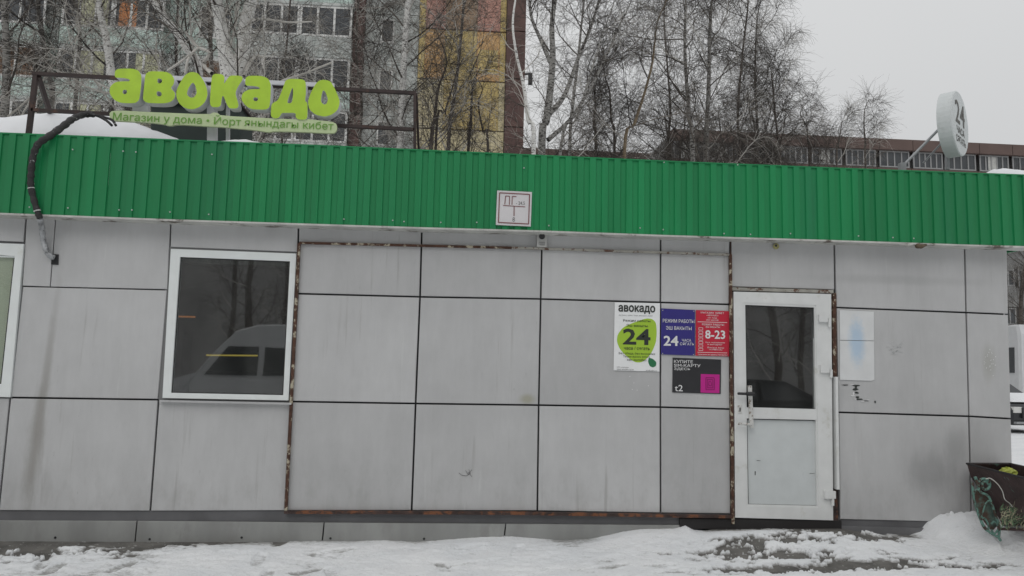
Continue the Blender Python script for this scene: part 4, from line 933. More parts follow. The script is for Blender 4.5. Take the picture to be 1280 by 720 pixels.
MB().tube(spline([W(1232, 599, -.68), W(1238, 598, -.70), W(1247, 605, -.72), (W(1253, 614, -.74)), W(1256, 624, -.76), W(1262, 629, -.76), W(1266, 634, -.76)]), .0045, 6).build('strand', mat('pale_wire', (.5, .5, .46), .5), wire, True)
dry = MB(); random.seed(11)
for i in range(130):
    u = random.uniform(1250, 1279); v = random.uniform(636, 662); a_ = random.gauss(-1.4, .7); l = random.uniform(3, 12)
    yy_ = random.uniform(-.85, -.70)
    dry.tube([W(u, v, yy_), W(u+l*.5*math.cos(a_), v+l*.5*math.sin(a_), yy_-.01), W(u+l*math.cos(a_+.4), v+l*math.sin(a_+.4), yy_)], [.003, .0025, .001], 3, 0 if random.random() < .5 else 1)
o = dry.build('dry_grass', [mat('dry_grass', (.40, .38, .26), .9, var=.3), mat('green_grass', (.13, .22, .12), .9, var=.3)]); o['kind'] = 'stuff'

# ------------------------------------------------------------------ trees
def tubes_mesh(name, brs, mats, minr=.002):
    """brs: list of (pts Nx3, radii N, sides, tone)"""
    V = []; Fq = []; tone = []; off = 0
    groups = {}
    for p, r_, sd_, tn in brs: groups.setdefault((len(p), sd_), []).append((p, r_, tn))
    Vl = []; Fl = []; Tl = []
    for (n_, sd_), L_ in groups.items():
        Pn = np.array([q[0] for q in L_]); Rn = np.maximum(np.array([q[1] for q in L_]), minr); Tn = np.array([q[2] for q in L_]); B = len(L_)
        Tg = np.empty_like(Pn); Tg[:, 1:-1] = Pn[:, 2:]-Pn[:, :-2]; Tg[:, 0] = Pn[:, 1]-Pn[:, 0]; Tg[:, -1] = Pn[:, -1]-Pn[:, -2]
        Tg /= np.linalg.norm(Tg, axis=2, keepdims=True)+1e-9
        ref = np.tile(np.array([.31, .17, .02]), (B, n_, 1)); ref[..., 2] += np.where(np.abs(Tg[..., 2]) < .5, 1, 0)
        a_ = np.cross(Tg, ref); a_ /= np.linalg.norm(a_, axis=2, keepdims=True)+1e-9; b_ = np.cross(Tg, a_)
        th_ = np.arange(sd_)/sd_*2*np.pi
        ring = Pn[:, :, None]+Rn[:, :, None, None]*(np.cos(th_)[None, None, :, None]*a_[:, :, None]+np.sin(th_)[None, None, :, None]*b_[:, :, None])
        Vl.append(ring.reshape(-1, 3)); Tl.append(np.repeat(Tn, n_*sd_))
        base = off+np.arange(B)[:, None, None]*n_*sd_+np.arange(n_-1)[None, :, None]*sd_; k = np.arange(sd_)[None, None]; k2 = (k+1) % sd_
        Fl.append(np.stack([base+k, base+k2, base+sd_+k2, base+sd_+k], -1).reshape(-1, 4)); off += B*n_*sd_
    v = np.concatenate(Vl).astype(np.float32); f = np.concatenate(Fl).astype(np.int32); tn = np.concatenate(Tl).astype(np.float32)
    me = bpy.data.meshes.new(name); me.vertices.add(len(v)); me.vertices.foreach_set('co', v.ravel()); me.loops.add(f.size); me.loops.foreach_set('vertex_index', f.ravel())
    me.polygons.add(len(f)); me.polygons.foreach_set('loop_start', np.arange(len(f), dtype=np.int32)*4); me.update(calc_edges=True)
    at = me.attributes.new('tone', 'FLOAT', 'POINT'); at.data.foreach_set('value', tn)
    me.polygons.foreach_set('use_smooth', np.ones(len(f), bool))
    for m in mats: me.materials.append(m)
    return me
def twig_mat():
    m = bpy.data.materials.new('twig_bark'); m.use_nodes = True; t = m.node_tree; N = t.nodes; L = t.links; b_ = N['Principled BSDF']; b_.inputs['Roughness'].default_value = .85
    a_ = N.new('ShaderNodeAttribute'); a_.attribute_name = 'tone'; r_ = N.new('ShaderNodeValToRGB'); e = r_.color_ramp.elements
    e[0].position = 0; e[0].color = (.034, .028, .025, 1); e[1].position = 1; e[1].color = (.62, .60, .56, 1)
    x_ = r_.color_ramp.elements.new(.5); x_.color = (.10, .085, .072, 1); x_ = r_.color_ramp.elements.new(.8); x_.color = (.34, .31, .27, 1)
    L.new(a_.outputs['Fac'], r_.inputs[0]); L.new(r_.outputs[0], b_.inputs['Base Color']); return m
def birch_mat(name, white, marks=(.04, .035, .03), thr=(.57, .60)):
    m = bpy.data.materials.new(name); m.use_nodes = True; t = m.node_tree; N = t.nodes; L = t.links; b_ = N['Principled BSDF']; b_.inputs['Roughness'].default_value = .8
    g = N.new('ShaderNodeTexCoord'); mp = N.new('ShaderNodeMapping'); mp.inputs['Scale'].default_value = (1, 1, 2.6); L.new(g.outputs['Object'], mp.inputs['Vector'])
    n_ = N.new('ShaderNodeTexNoise'); n_.inputs['Scale'].default_value = 11; n_.inputs['Detail'].default_value = 5; n_.inputs['Roughness'].default_value = .7; L.new(mp.outputs[0], n_.inputs['Vector'])
    r_ = N.new('ShaderNodeMapRange'); r_.inputs[1].default_value = thr[0]; r_.inputs[2].default_value = thr[1]; L.new(n_.outputs[0], r_.inputs[0])
    n2 = N.new('ShaderNodeTexNoise'); n2.inputs['Scale'].default_value = 1.7; n2.inputs['Detail'].default_value = 4; L.new(mp.outputs[0], n2.inputs['Vector'])
    x0 = N.new('ShaderNodeMix'); x0.data_type = 'RGBA'; L.new(n2.outputs[0], x0.inputs[0]); x0.inputs[6].default_value = (*[c*.78 for c in white], 1); x0.inputs[7].default_value = (*white, 1)
    x_ = N.new('ShaderNodeMix'); x_.data_type = 'RGBA'; L.new(r_.outputs[0], x_.inputs[0]); L.new(x0.outputs[2], x_.inputs[6]); x_.inputs[7].default_value = (*marks, 1); L.new(x_.outputs[2], b_.inputs['Base Color'])
    bp = N.new('ShaderNodeBump'); bp.inputs['Strength'].default_value = .6; bp.inputs['Distance'].default_value = .03; L.new(n_.outputs[0], bp.inputs['Height']); L.new(bp.outputs[0], b_.inputs['Normal']); return m
M_twig = twig_mat(); M_birch = birch_mat('birch_bark', (.86, .85, .82)); M_gbark = birch_mat('grey_birch_bark', (.36, .35, .33), (.035, .03, .028), (.5, .56)); M_dbark = birch_mat('dark_bark', (.13, .11, .095), (.03, .025, .022), (.5, .6))
def grow(p, d, L_, n_, wand, trop):
    pts = [p]; d = d/np.linalg.norm(d); st = L_/(n_-1)
    for _ in range(n_-1):
        d = d+rng.normal(0, wand, 3); d[2] += trop; d /= np.linalg.norm(d); pts.append(pts[-1]+d*st)
    return np.array(pts)
def rdir(axis_, ang, az):
    axis_ = axis_/np.linalg.norm(axis_); a_ = np.cross(axis_, [.3, .2, 1.0] if abs(axis_[2]) < .9 else [1.0, 0, 0]); a_ /= np.linalg.norm(a_); b_ = np.cross(axis_, a_)
    return axis_*math.cos(ang)+(a_*math.cos(az)+b_*math.sin(az))*math.sin(ang)
def make_crown(stems, n1, n2, n3, l1=(1.5, 3.5), droop=-.12, upc=.05, light=.35, hmin=.3, ang1=(35, 65), r1k=.45, l2k=.45, l3=(.35, .9), zrange=None):
    """stems: list of (pts Nx3, radii N). returns list of branches"""
    br = []
    for pts, rad in stems:
        seg = np.linalg.norm(np.diff(pts, axis=0), axis=1); cum = np.r_[0, np.cumsum(seg)]; H_ = cum[-1]
        for i in range(n1):
            s = hmin+(1-hmin)*(i+rng.random())/n1
            k = np.interp(s*H_, cum, np.arange(len(cum))); k0 = min(int(k), len(pts)-2); fr_ = k-k0
            p0 = pts[k0]*(1-fr_)+pts[k0+1]*fr_
            if zrange and not (zrange[0] < p0[2] < zrange[1]): continue
            ax = pts[k0+1]-pts[k0]; rr_ = np.interp(s*H_, cum, rad)
            L1 = (l1[0]+(l1[1]-l1[0])*rng.random())*(1-.55*s**2)
            d = rdir(ax, R(rng.uniform(*ang1)), rng.uniform(0, 6.283)); tone = rng.random(); tone = .9+.1*rng.random() if rng.random() < light else tone*.65
            q = grow(p0, d, L1, 8, .13, upc); r0 = min(rr_*r1k, .0075*L1+.004); ra = np.linspace(r0, .004, 8); br.append((q, ra, 5, tone))
            for j in range(n2):
                t_ = .15+.85*(j+rng.random())/n2; kk = t_*7; a0 = min(int(kk), 6); pb = q[a0]*(1-(kk-a0))+q[a0+1]*(kk-a0)
                L2 = L1*l2k*(1-.5*t_)*(.6+.8*rng.random()); d2 = rdir(q[a0+1]-q[a0], R(rng.uniform(25, 60)), rng.uniform(0, 6.283))
                tn2 = tone if rng.random() < .7 else (.95 if rng.random() < light else rng.random()*.6)
                q2 = grow(pb, d2, L2, 6, .18, droop*.35); br.append((q2, np.linspace(min(r0*.45, .007), .003, 6), 4, tn2))
                for m_ in range(n3):
                    t3 = .1+.9*(m_+rng.random())/n3; kk = t3*5; a0 = min(int(kk), 4); pc = q2[a0]*(1-(kk-a0))+q2[a0+1]*(kk-a0)
                    d3 = rdir(q2[a0+1]-q2[a0], R(rng.uniform(20, 65)), rng.uniform(0, 6.283))
                    br.append((grow(pc, d3, rng.uniform(*l3), 5, .2, droop), np.linspace(.0036, .002, 5), 3, min(1, tn2*rng.uniform(.7, 1.2))))
    return br
TREES = []
def stem_px(path, y, extra_up=0, base=None):
    """path: (u, v, radius px) from bottom to top of what is seen; goes down to the ground and up past the frame"""
    D_ = y-CAM[1]; pts = [W(u, v, y) for u, v, _ in path]; rad = [r_*D_/F for *_, r_ in path]
    if base is None:
        d = pts[0]-pts[1] if len(pts) > 1 else np.array([0, 0, -1.0]); g0 = pts[0].copy(); g0[0] += rng.uniform(-.2, .2); g0[2] = -.1; pts = [g0]+pts; rad = [rad[0]*1.35]+rad
    else: pts = [base]+pts; rad = [rad[0]*1.3]+rad
    if extra_up:
        d = pts[-1]-pts[-2]; d /= np.linalg.norm(d); pts += [pts[-1]+d*extra_up*.5+rng.normal(0, .1, 3), pts[-1]+d*extra_up+rng.normal(0, .15, 3)]; rad += [rad[-1]*.6, .012]
    # resample
    P_ = np.array(spline(pts, 5)); k = np.linspace(0, len(rad)-1, len(P_)); return P_, np.interp(k, np.arange(len(rad)), rad)
def tree(name, stems, label, bark, crown_args, group='bare trees behind the kiosk', extra=None):
    st = stems; base = st[0][0][0]; T_ = thing(name, label, 'tree', (base[0], base[1], 0), group)
    off = np.array([base[0], base[1], 0])
    tm = tubes_mesh('trunk', [(p-off, r_, 10, .5) for p, r_ in st], [bark], .005)
    o = bpy.data.objects.new('trunk', tm); COL.objects.link(o); o.parent = T_
    br = make_crown(st, **crown_args)
    if extra: br += extra
    cm = tubes_mesh('crown', [(p-off, r_, s_, t_) for p, r_, s_, t_ in br], [M_twig]); c = bpy.data.objects.new('crown', cm); COL.objects.link(c); c.parent = T_
    TREES.append(T_); return T_
def S_(path, y, up=2.5, base=None): return stem_px(path, y, up, base)
# big double-stemmed white birch
y1 = 5.5
m1 = S_([(292, 170, 13), (290, 120, 13.5), (288, 95, 12.5), (280, 60, 8), (276, 30, 7.6), (271, 0, 7.2), (266, -40, 6)], y1, 2.5)
b1 = S_([(297, 95, 9), (304, 60, 8.5), (307, 30, 8), (314, 0, 7.5), (321, -40, 6)], y1+.05, 2.5, W(291, 125, y1))
limbs1 = []
for path in ([(265, 92, 3), (254, 80, 2.6), (262, 66, 2), (245, 57, 2), (232, 40, 1.6)], [(305, 95, 2.6), (312, 78, 2.2), (322, 70, 2), (332, 74, 1.5)], [(300, 60, 3), (312, 28, 2), (330, 24, 1.6), (360, 28, 1.3), (390, 27, .9)], [(300, 118, 2), (340, 105, 1.8), (380, 92, 1.5), (415, 78, 1.3)], [(232, 92, 1.6), (236, 72, 1.6), (247, 60, 1.8)], [(210, 88, 1.6), (225, 78, 1.6), (238, 68, 1.6)]):
    P_ = np.array(spline([W(a_, b_, y1+rng.uniform(-.3, .3)) for a_, b_, _ in path], 3)); limbs1.append((P_, np.interp(np.linspace(0, 1, len(P_)), np.linspace(0, 1, len(path)), [r_*(y1+7)/F for *_, r_ in path]), 5, .97))
tree('birch_tree', [m1, b1], 'thick forked white birch with black marks rising behind the lime letters', M_birch, dict(n1=30, n2=9, n3=7, l1=(1.2, 3.0), light=.6, hmin=.35, zrange=(3.3, 99)), extra=limbs1)
tree('birch_tree', [S_([(148, 170, 5), (140, 100, 5), (133, 50, 4.5), (126, 20, 4), (118, -30, 3)], 7.5)], 'slender pale birch between the left frame post and the first letter', M_birch, dict(n1=30, n2=9, n3=10, l1=(1.4, 3.2), light=.6, hmin=.3, zrange=(3.5, 99)))
tree('birch_tree', [S_([(250, 130, 4), (232, 60, 4.5), (212, 30, 4.5), (192, 2, 4), (170, -30, 3)], 7.0)], 'pale birch leaning left above the second lime letter', M_birch, dict(n1=28, n2=9, n3=8, l1=(1.3, 3.2), light=.6, hmin=.35, zrange=(3.5, 99)))
tree('bare_tree', [S_([(266, 150, 2.6), (264, 80, 2.6), (262, 20, 2.4), (260, -30, 2)], 9.5)], 'dark straight trunk just left of the thick white birch', M_dbark, dict(n1=30, n2=9, n3=8, l1=(1.5, 3.5), light=.3, hmin=.35, zrange=(4, 99)))
tree('bare_tree', [S_([(222, 150, 2), (220, 70, 1.8), (222, 20, 1.6), (224, -30, 1.2)], 11)], 'thin dark trunk above the second lime letter', M_dbark, dict(n1=26, n2=9, n3=8, l1=(1.5, 3.5), light=.35, hmin=.35, zrange=(4, 99)))
tree('birch_tree', [S_([(64, 160, 3.5), (60, 90, 3.3), (52, 40, 3), (45, -20, 2.6)], 9), S_([(92, 150, 2.5), (96, 90, 2.4), (100, 40, 2.2), (92, -20, 2)], 9.2)], 'twin stemmed grey birch above the left end of the sign frame', M_gbark, dict(n1=26, n2=9, n3=10, l1=(1.4, 3.4), light=.45, hmin=.3, zrange=(4, 99)))
tree('birch_tree', [S_([(5, 150, 5), (8, 80, 4.5), (6, 20, 4), (2, -30, 3)], 8.2)], 'grey birch at the left edge of the view', M_gbark, dict(n1=30, n2=9, n3=10, l1=(1.4, 3.4), light=.45, hmin=.3, zrange=(4, 99)))
tree('birch_tree', [S_([(500, 200, 4.6), (502, 140, 4.4), (505, 80, 4.2), (508, 30, 4), (514, -30, 3.4)], 13)], 'pale birch just left of the yellow end wall', M_birch, dict(n1=40, n2=11, n3=11, l1=(1.8, 4.2), light=.35, hmin=.35, zrange=(5, 99)))
tree('bare_tree', [S_([(448, 200, 1.6), (452, 130, 1.5), (445, 60, 1.4), (450, -20, 1)], 14)], 'thin dark tree in front of the balconies right of the last letter', M_dbark, dict(n1=40, n2=11, n3=11, l1=(1.8, 4.2), light=.3, hmin=.3, zrange=(5, 99)))
tree('bare_tree', [S_([(352, 190, 1.6), (350, 120, 1.4), (358, 60, 1.2), (365, -20, 1)], 15)], 'thin dark tree in front of the balconies above the third letter from the right', M_dbark, dict(n1=40, n2=11, n3=11, l1=(1.8, 4.2), light=.3, hmin=.3, zrange=(5, 99)))
tree('sapling', [S_([(538, 195, 2.6), (543, 150, 2.2), (548, 110, 1.6)], 12, 1.2), S_([(545, 175, 1.6), (556, 140, 1.4), (566, 108, 1)], 12.1, .8)], 'dark bushy sapling before the left of the yellow wall', M_dbark, dict(n1=15, n2=7, n3=6, l1=(1.0, 2.2), light=.05, hmin=.45, droop=-.02, upc=.12, zrange=(5, 99)), 'saplings before the yellow wall')
tree('sapling', [S_([(585, 195, 2), (588, 160, 2), (590, 118, 1.4)], 13, 1.0), S_([(610, 195, 1.6), (604, 165, 1.4), (598, 130, 1)], 13.1, .8)], 'dark bushy sapling before the right of the yellow wall', M_dbark, dict(n1=14, n2=7, n3=6, l1=(1.0, 2.2), light=.05, hmin=.45, droop=-.02, upc=.12, zrange=(5, 99)), 'saplings before the yellow wall')
tree('bare_tree', [S_([(560, 190, 2.5), (568, 120, 2.2), (575, 60, 2), (580, 0, 1.6)], 20, 3)], 'bare tree spreading in front of the upper yellow and red wall', M_dbark, dict(n1=40, n2=11, n3=11, l1=(2.0, 4.5), light=.2, hmin=.35, zrange=(6, 99)))
sb = W(677, 165, 11)
tree('birch_tree', [S_([(677, 195, 5), (683, 150, 5), (688, 110, 4.6), (691, 70, 4), (690, 30, 3.4), (697, -20, 2.6)], 11, 2.5),
     S_([(705, 120, 3), (722, 75, 2.4), (738, 35, 2), (752, -10, 1.6)], 11.1, 2, W(684, 145, 11)), S_([(712, 150, 2.4), (738, 110, 2), (758, 70, 1.6), (775, 30, 1.2)], 11.2, 1, W(685, 175, 11)),
     S_([(676, 50, 2.4), (664, 20, 2), (660, -20, 1.6)], 11.05, 1.5, W(691, 85, 11))], 'many-limbed grey birch just right of the brown wall corner', M_gbark, dict(n1=16, n2=7, n3=7, l1=(1.0, 2.8), light=.04, hmin=.3, zrange=(5, 99)))
tree('birch_tree', [S_([(667, 195, 3), (660, 150, 2.6), (655, 110, 2.2), (646, 70, 1.8), (641, 30, 1.5), (646, -10, 1.2)], 10)], 'thin pale birch crossing the brown wall corner', M_birch, dict(n1=14, n2=5, n3=4, l1=(.8, 2.0), light=.3, hmin=.4, zrange=(4, 99)))
tree('bare_tree', [S_([(700, 195, 2), (720, 150, 1.8), (733, 110, 1.5), (745, 70, 1.2)], 10.5, 1.5)], 'thin slanting trunk between two birches right of the brown corner', M_gbark, dict(n1=14, n2=6, n3=5, l1=(.8, 2.0), light=.1, hmin=.4, zrange=(4, 99)))
tree('bare_tree', [S_([(768, 200, 1.8), (764, 150, 1.5), (762, 115, 1.1)], 13, 1.0), S_([(745, 195, 2), (742, 160, 1.8), (744, 130, 1.2)], 13.2, .8)], 'low dark bushy tree standing between the sky gap and the tall birches', M_dbark, dict(n1=24, n2=8, n3=7, l1=(1.0, 2.0), light=.05, hmin=.45, droop=-.02, upc=.1, zrange=(4.5, 99)))
tree('bare_tree', [S_([(780, 200, 2.3), (793, 155, 2), (806, 115, 1.7), (816, 75, 1.4), (821, 30, 1.1)], 12, 2)], 'brownish trunk leaning right at the middle of the dark trees', birch_mat('brown_bark', (.26, .20, .13)), dict(n1=26, n2=9, n3=8, l1=(1.2, 2.6), light=.12, hmin=.3, zrange=(4.5, 99)))
tree('birch_tree', [S_([(866, 200, 3.2), (862, 150, 2.6), (858, 100, 2.3), (856, 50, 2), (857, 0, 1.6)], 14, 3)], 'left of the two tall birches in the dense dark trees', M_gbark, dict(n1=42, n2=10, n3=9, l1=(1.6, 4.0), light=.1, hmin=.3, droop=-.16, zrange=(5, 99)))
tree('birch_tree', [S_([(882, 200, 3.4), (884, 150, 2.8), (886, 100, 2.6), (887, 50, 2.2), (890, 0, 1.7)], 14.6, 3)], 'right of the two tall birches in the dense dark trees', M_gbark, dict(n1=42, n2=10, n3=9, l1=(1.6, 4.0), light=.1, hmin=.3, droop=-.16, zrange=(5, 99)))
tree('birch_tree', [S_([(925, 205, 1.8), (922, 150, 1.6), (925, 100, 1.5), (930, 50, 1.3), (935, 5, 1)], 16, 2)], 'weeping birch whose crown slopes down to the open sky', M_dbark, dict(n1=42, n2=10, n3=9, l1=(1.6, 3.6), light=.06, hmin=.3, droop=-.2, zrange=(5, 99)))
tree('birch_tree', [S_([(975, 208, 1.7), (972, 170, 1.5), (968, 135, 1.3), (966, 105, 1)], 17, 1.2)], 'shorter weeping birch right of the dense dark trees', M_dbark, dict(n1=50, n2=9, n3=8, l1=(1.4, 3.0), light=.06, hmin=.3, droop=-.2, zrange=(5, 99)))
tree('birch_tree', [S_([(948, 205, 2), (946, 150, 1.7), (944, 90, 1.4), (946, 30, 1)], 17.5, 2)], 'slender weeping birch at the right side of the dark crowns', M_gbark, dict(n1=40, n2=9, n3=9, l1=(1.6, 3.4), light=.12, hmin=.35, droop=-.22, zrange=(5, 99)))
tree('bare_tree', [S_([(1012, 208, 1.4), (1010, 180, 1.2), (1008, 158, .9)], 18, .8)], 'low drooping tree just left of the far brown roof', M_dbark, dict(n1=34, n2=8, n3=8, l1=(1.2, 2.4), light=.05, hmin=.4, droop=-.18, zrange=(5, 99)))
tree('bare_tree', [S_([(1046, 210, 1.2), (1048, 185, 1), (1050, 168, .7)], 19, .8)], 'faint low bare tree left of the small one before the far roof', M_dbark, dict(n1=24, n2=8, n3=7, l1=(1.0, 2.4), light=.1, hmin=.4, zrange=(5, 99)))
tree('bare_tree', [S_([(1082, 210, 1.3), (1082, 180, 1.1), (1080, 158, .8)], 20, 1.0)], 'small bare tree in front of the long far roof', M_dbark, dict(n1=26, n2=8, n3=7, l1=(1.0, 2.2), light=.05, hmin=.4, zrange=(5, 99)))
tree('bare_tree', [S_([(835, 200, 1.6), (838, 140, 1.4), (834, 80, 1.2), (830, 20, 1)], 19, 3)], 'dark tree behind the brownish leaning trunk', M_dbark, dict(n1=34, n2=9, n3=8, l1=(1.8, 4.0), light=.05, hmin=.3, zrange=(6, 99)))
tree('birch_tree', [S_([(712, 200, 2.2), (715, 140, 2), (722, 80, 1.8), (728, 20, 1.4)], 20, 3)], 'far slender birch seen through the many-limbed one', M_gbark, dict(n1=36, n2=8, n3=8, l1=(1.8, 3.8), light=.05, hmin=.3, zrange=(7, 99)))
for u_, y_, lab_ in ((905, 17.5, 'dense low shrub crown in front of the left end of the far block'), (948, 18.5, 'dense low shrub crown right of the weeping birch trunk'), (838, 16.5, 'dense low shrub crown below the tall birches')):
    tree('shrub', [S_([(u_, 205, 1.3), (u_-3, 175, 1.1), (u_-6, 150, .8)], y_, .6), S_([(u_+12, 205, 1.2), (u_+14, 180, 1), (u_+18, 155, .8)], y_+.2, .5)], lab_, M_dbark, dict(n1=16, n2=8, n3=8, l1=(1.0, 2.3), light=.12, hmin=.4, droop=-.05, upc=.05, zrange=(4, 99)), 'shrubs before the far block')
tree('bare_tree', [S_([(1278, 440, 3), (1276, 380, 2.6), (1282, 330, 2.2)], 22, 3)], 'dark bare tree beyond the right corner of the kiosk', M_dbark, dict(n1=50, n2=9, n3=8, l1=(1.2, 3.0), light=.1, hmin=.15, droop=0))

# ------------------------------------------------------------------ apartment blocks
YA = 38.0
def XA(u, v=60, y=YA): return float(W(u, v, y)[0])
def ZA(v, u=380, y=YA): return float(W(u, v, y)[2])
z_t, z_b = ZA(15), ZA(53); PER = (ZA(15)-ZA(79))
M_conc = mat('grey_mosaic_panel', (.46, .48, .46), .85, var=.15, vscale=1.2, second=(.34, .37, .35), smask=(.45, .65), sscale=2)
M_mint = mat('mint_mosaic_panel', (.46, .56, .51), .85, var=.18, vscale=1.5, second=(.38, .42, .40), smask=(.5, .62), sscale=3)
M_wfr = mat('white_window_frame', (.62, .62, .60), .6, var=.1, vscale=1)
M_flatgl = mat('apartment_glass', (.045, .05, .055), .12, spec=.6, var=.3, vscale=.8)
M_brown = mat('brown_tile_strip', (.085, .045, .040), .7, var=.1, vscale=2, second=(.11, .06, .05), smask=(.4, .7), sscale=1)
M_seam = mat('panel_seam', (.09, .09, .09), .9)
ap = thing('apartment_block', 'tall grey panel apartment block with glazed balconies and a yellow painted end wall', 'building', (XA(300), YA, 0))
HT = z_t+PER*1.6; xl, xr = XA(-260), XA(523)
MB().box((xl, YA+.35, 0), (xr-.01, YA+12, HT)).build('wall', M_seam, ap)
def ap_box(name, x0, x1, z0, z1, y0, y1, m, par=ap): return MB().box((x0, y0, z0), (x1, y1, z1)).build(name, m, par)
cache = {}
def win_unit(par, x0, x1, z0, z1, y0, n_, curtain=None, name='window', fw=.09, fm=None):
    key = (round(x1-x0, 2), round(z1-z0, 2), n_)
    if key not in cache:
        w_, h_ = key[0], key[1]; f_ = MB(); f_.box((0, 0, 0), (w_, .08, fw)); f_.box((0, 0, h_-fw), (w_, .08, h_))
        for i in range(n_+1): xx = i*(w_-fw)/n_; f_.box((xx, .002, fw), (xx+fw, .082, h_-fw))
        g_ = MB()
        g_.box((fw*.5, .05, fw*.5), (w_-fw*.5, .06, h_-fw*.5))
        cache[key] = (f_.mesh('window', fm or M_wfr), g_.mesh('pane', M_flatgl))
    a_, g_ = cache[key]; o_ = link(name, a_, par); pl = Vector(par.location); o_.location = (x0, y0, z0)
    p_ = bpy.data.objects.new('pane', g_); COL.objects.link(p_); p_.parent = o_
    if curtain:
        c_ = MB().box((curtain[0]*key[0], .035, .1), (curtain[1]*key[0], .048, key[1]-.1)).mesh('curtain', curtain[2]); q_ = bpy.data.objects.new('curtain', c_); COL.objects.link(q_); q_.parent = o_
    return o_
M_cur = [mat('orange_curtain', (.45, .19, .08), .9, var=.15), mat('cream_curtain', (.42, .42, .28), .9, var=.15), mat('white_curtain', (.45, .45, .43), .9, var=.15), mat('brown_board', (.16, .095, .06), .9, var=.2)]
random.seed(21)
blocks = [(-240, -150, 'w'), (-130, 60, 'b'), (80, 208, 'b'), (240, 292, 'w'), (312, 442, 'B')]
for k in range(-3, 2):
    zt_, zb_ = z_t+k*PER, z_b+k*PER
    # wall panels between
    xs_ = [-260, -140, 70, 225, 302, 455, 523]
    for a_, c_ in zip(xs_, xs_[1:]):
        ap_box('wall_panel', XA(a_)+.02, XA(c_)-.02, zt_-PER+.25, zt_+.21, YA+.15, YA+.36, M_conc if (a_ > 400 or random.random() < .5) else M_mint)
    for a_, c_, ty in blocks:
        if ty == 'w': win_unit(ap, XA(a_)+.3, XA(c_)-.3, zb_, zt_, YA+.08, 2, (0.1, .9, random.choice(M_cur)) if random.random() < .5 else None); continue
        yy0 = YA-1.0 if ty == 'B' else YA-.6
        x0_, x1_ = XA(a_), XA(c_)
        ap_box('balcony_front', x0_, x1_, zb_-(PER-(zt_-zb_))+.18, zb_-.02, yy0, YA+.14, random.choice([M_mint, M_conc, M_mint]))
        ap_box('balcony_slab', x0_-.05, x1_+.05, zt_, zt_+.16, yy0-.06, YA+.14, M_conc)
        nw = 6 if ty == 'B' else 5
        n2_ = 2; seg_ = (x1_-x0_)/n2_
        for s_ in range(n2_):
            cur = None
            if ty == 'b' and a_ == 80: cur = (.1, .45, M_cur[0]) if (s_ == 1 and k == 0) else ((.3, .9, M_cur[1]) if s_ == 0 else (.5, .95, M_cur[1]))
            elif ty != 'B' and random.random() < .45: cur = (random.uniform(.05, .3), random.uniform(.5, .95), random.choice(M_cur[1:]))
            win_unit(ap, x0_+s_*seg_+.01, x0_+(s_+1)*seg_-.01, zb_, zt_-.01, yy0, nw//2 if ty == 'B' else 3, cur, fw=.13)
        ap_box('balcony_side', x1_+.0, XA(455), zb_-(PER-(zt_-zb_))+.18, zt_, yy0+.5, YA+.14, M_brown) if ty == 'B' else None
    # small windows in the plain strip
    if k < 2: win_unit(ap, XA(475), XA(492), zb_+.3, zt_-.1, YA+.08, 1)
# yellow painted wall: big panels, each its own colour, then the brown strip
Yl, Yo, Yr, Yb, Yp = (mat('yellow_render', (.50, .385, .16), .9, var=.15, vscale=2), mat('orange_render', (.50, .31, .14), .9, var=.15, vscale=2), mat('red_render', (.45, .25, .20), .9, var=.15, vscale=2), mat('ochre_render', (.29, .20, .13), .9, var=.2, vscale=2), mat('pale_yellow_render', (.55, .48, .30), .9, var=.12, vscale=2))
MB().box((xr, YA+.35, 0), (XA(632), YA+12, HT)).build('wall', M_seam, ap)
rows = [(-40, 36), (37.2, 99), (100.2, 161), (162.2, 224)]
cols_ = [(523, 531), (531, 556), (556, 596), (596, 625), (625, 632.3)]
pal = [[Yl, Yr, Yb, Yr, Yl], [Yl, Yo, Yl, Yo, Yl], [Yp, Yp, Yl, Yl, Yp], [Yp, Yp, Yp, Yp, Yp]]
for (v0, v1), cs in zip(rows, pal):
    for (u0, u1), m in zip(cols_, cs): ap_box('wall_panel', XA(u0)+.008, XA(u1)-.008, ZA(v1, 580)+.02, ZA(v0, 580)-.02, YA+.12, YA+.36, m)
ap_box('wall_panel', XA(596)+.1, XA(625)-.1, ZA(90, 580), ZA(60, 580), YA+.10, YA+.125, Yl)
ap_box('wall_panel', XA(534), XA(552), ZA(80, 580), ZA(45, 580), YA+.10, YA+.125, Yo)
MB().box((XA(633)+.02, YA+.2, 0), (XA(655)-.02, YA+12, HT)).build('wall', M_wfr, ap)
for v0, v1 in ((-30, 39.2), (40.2, 98.8), (99.8, 159), (160, 222)):
    ap_box('brown_panel', XA(633), XA(656.5), ZA(v1, 645)+.01, ZA(v0, 645)-.01, YA-.1, YA+.3, M_brown)
lampb = thing('wall_lamp', 'small dark lamp box on the brown corner of the apartment block', 'lamp', W(663, 97, YA))
MB().box(W(661, 91, YA-.1), W(665.5, 104, YA-.1)+np.array([0, .35, 0])).build('lamp_box', M_black, lampb); MB().bar(W(656, 93, YA), W(662, 92, YA), .1, .1).build('bracket', M_black, lampb)

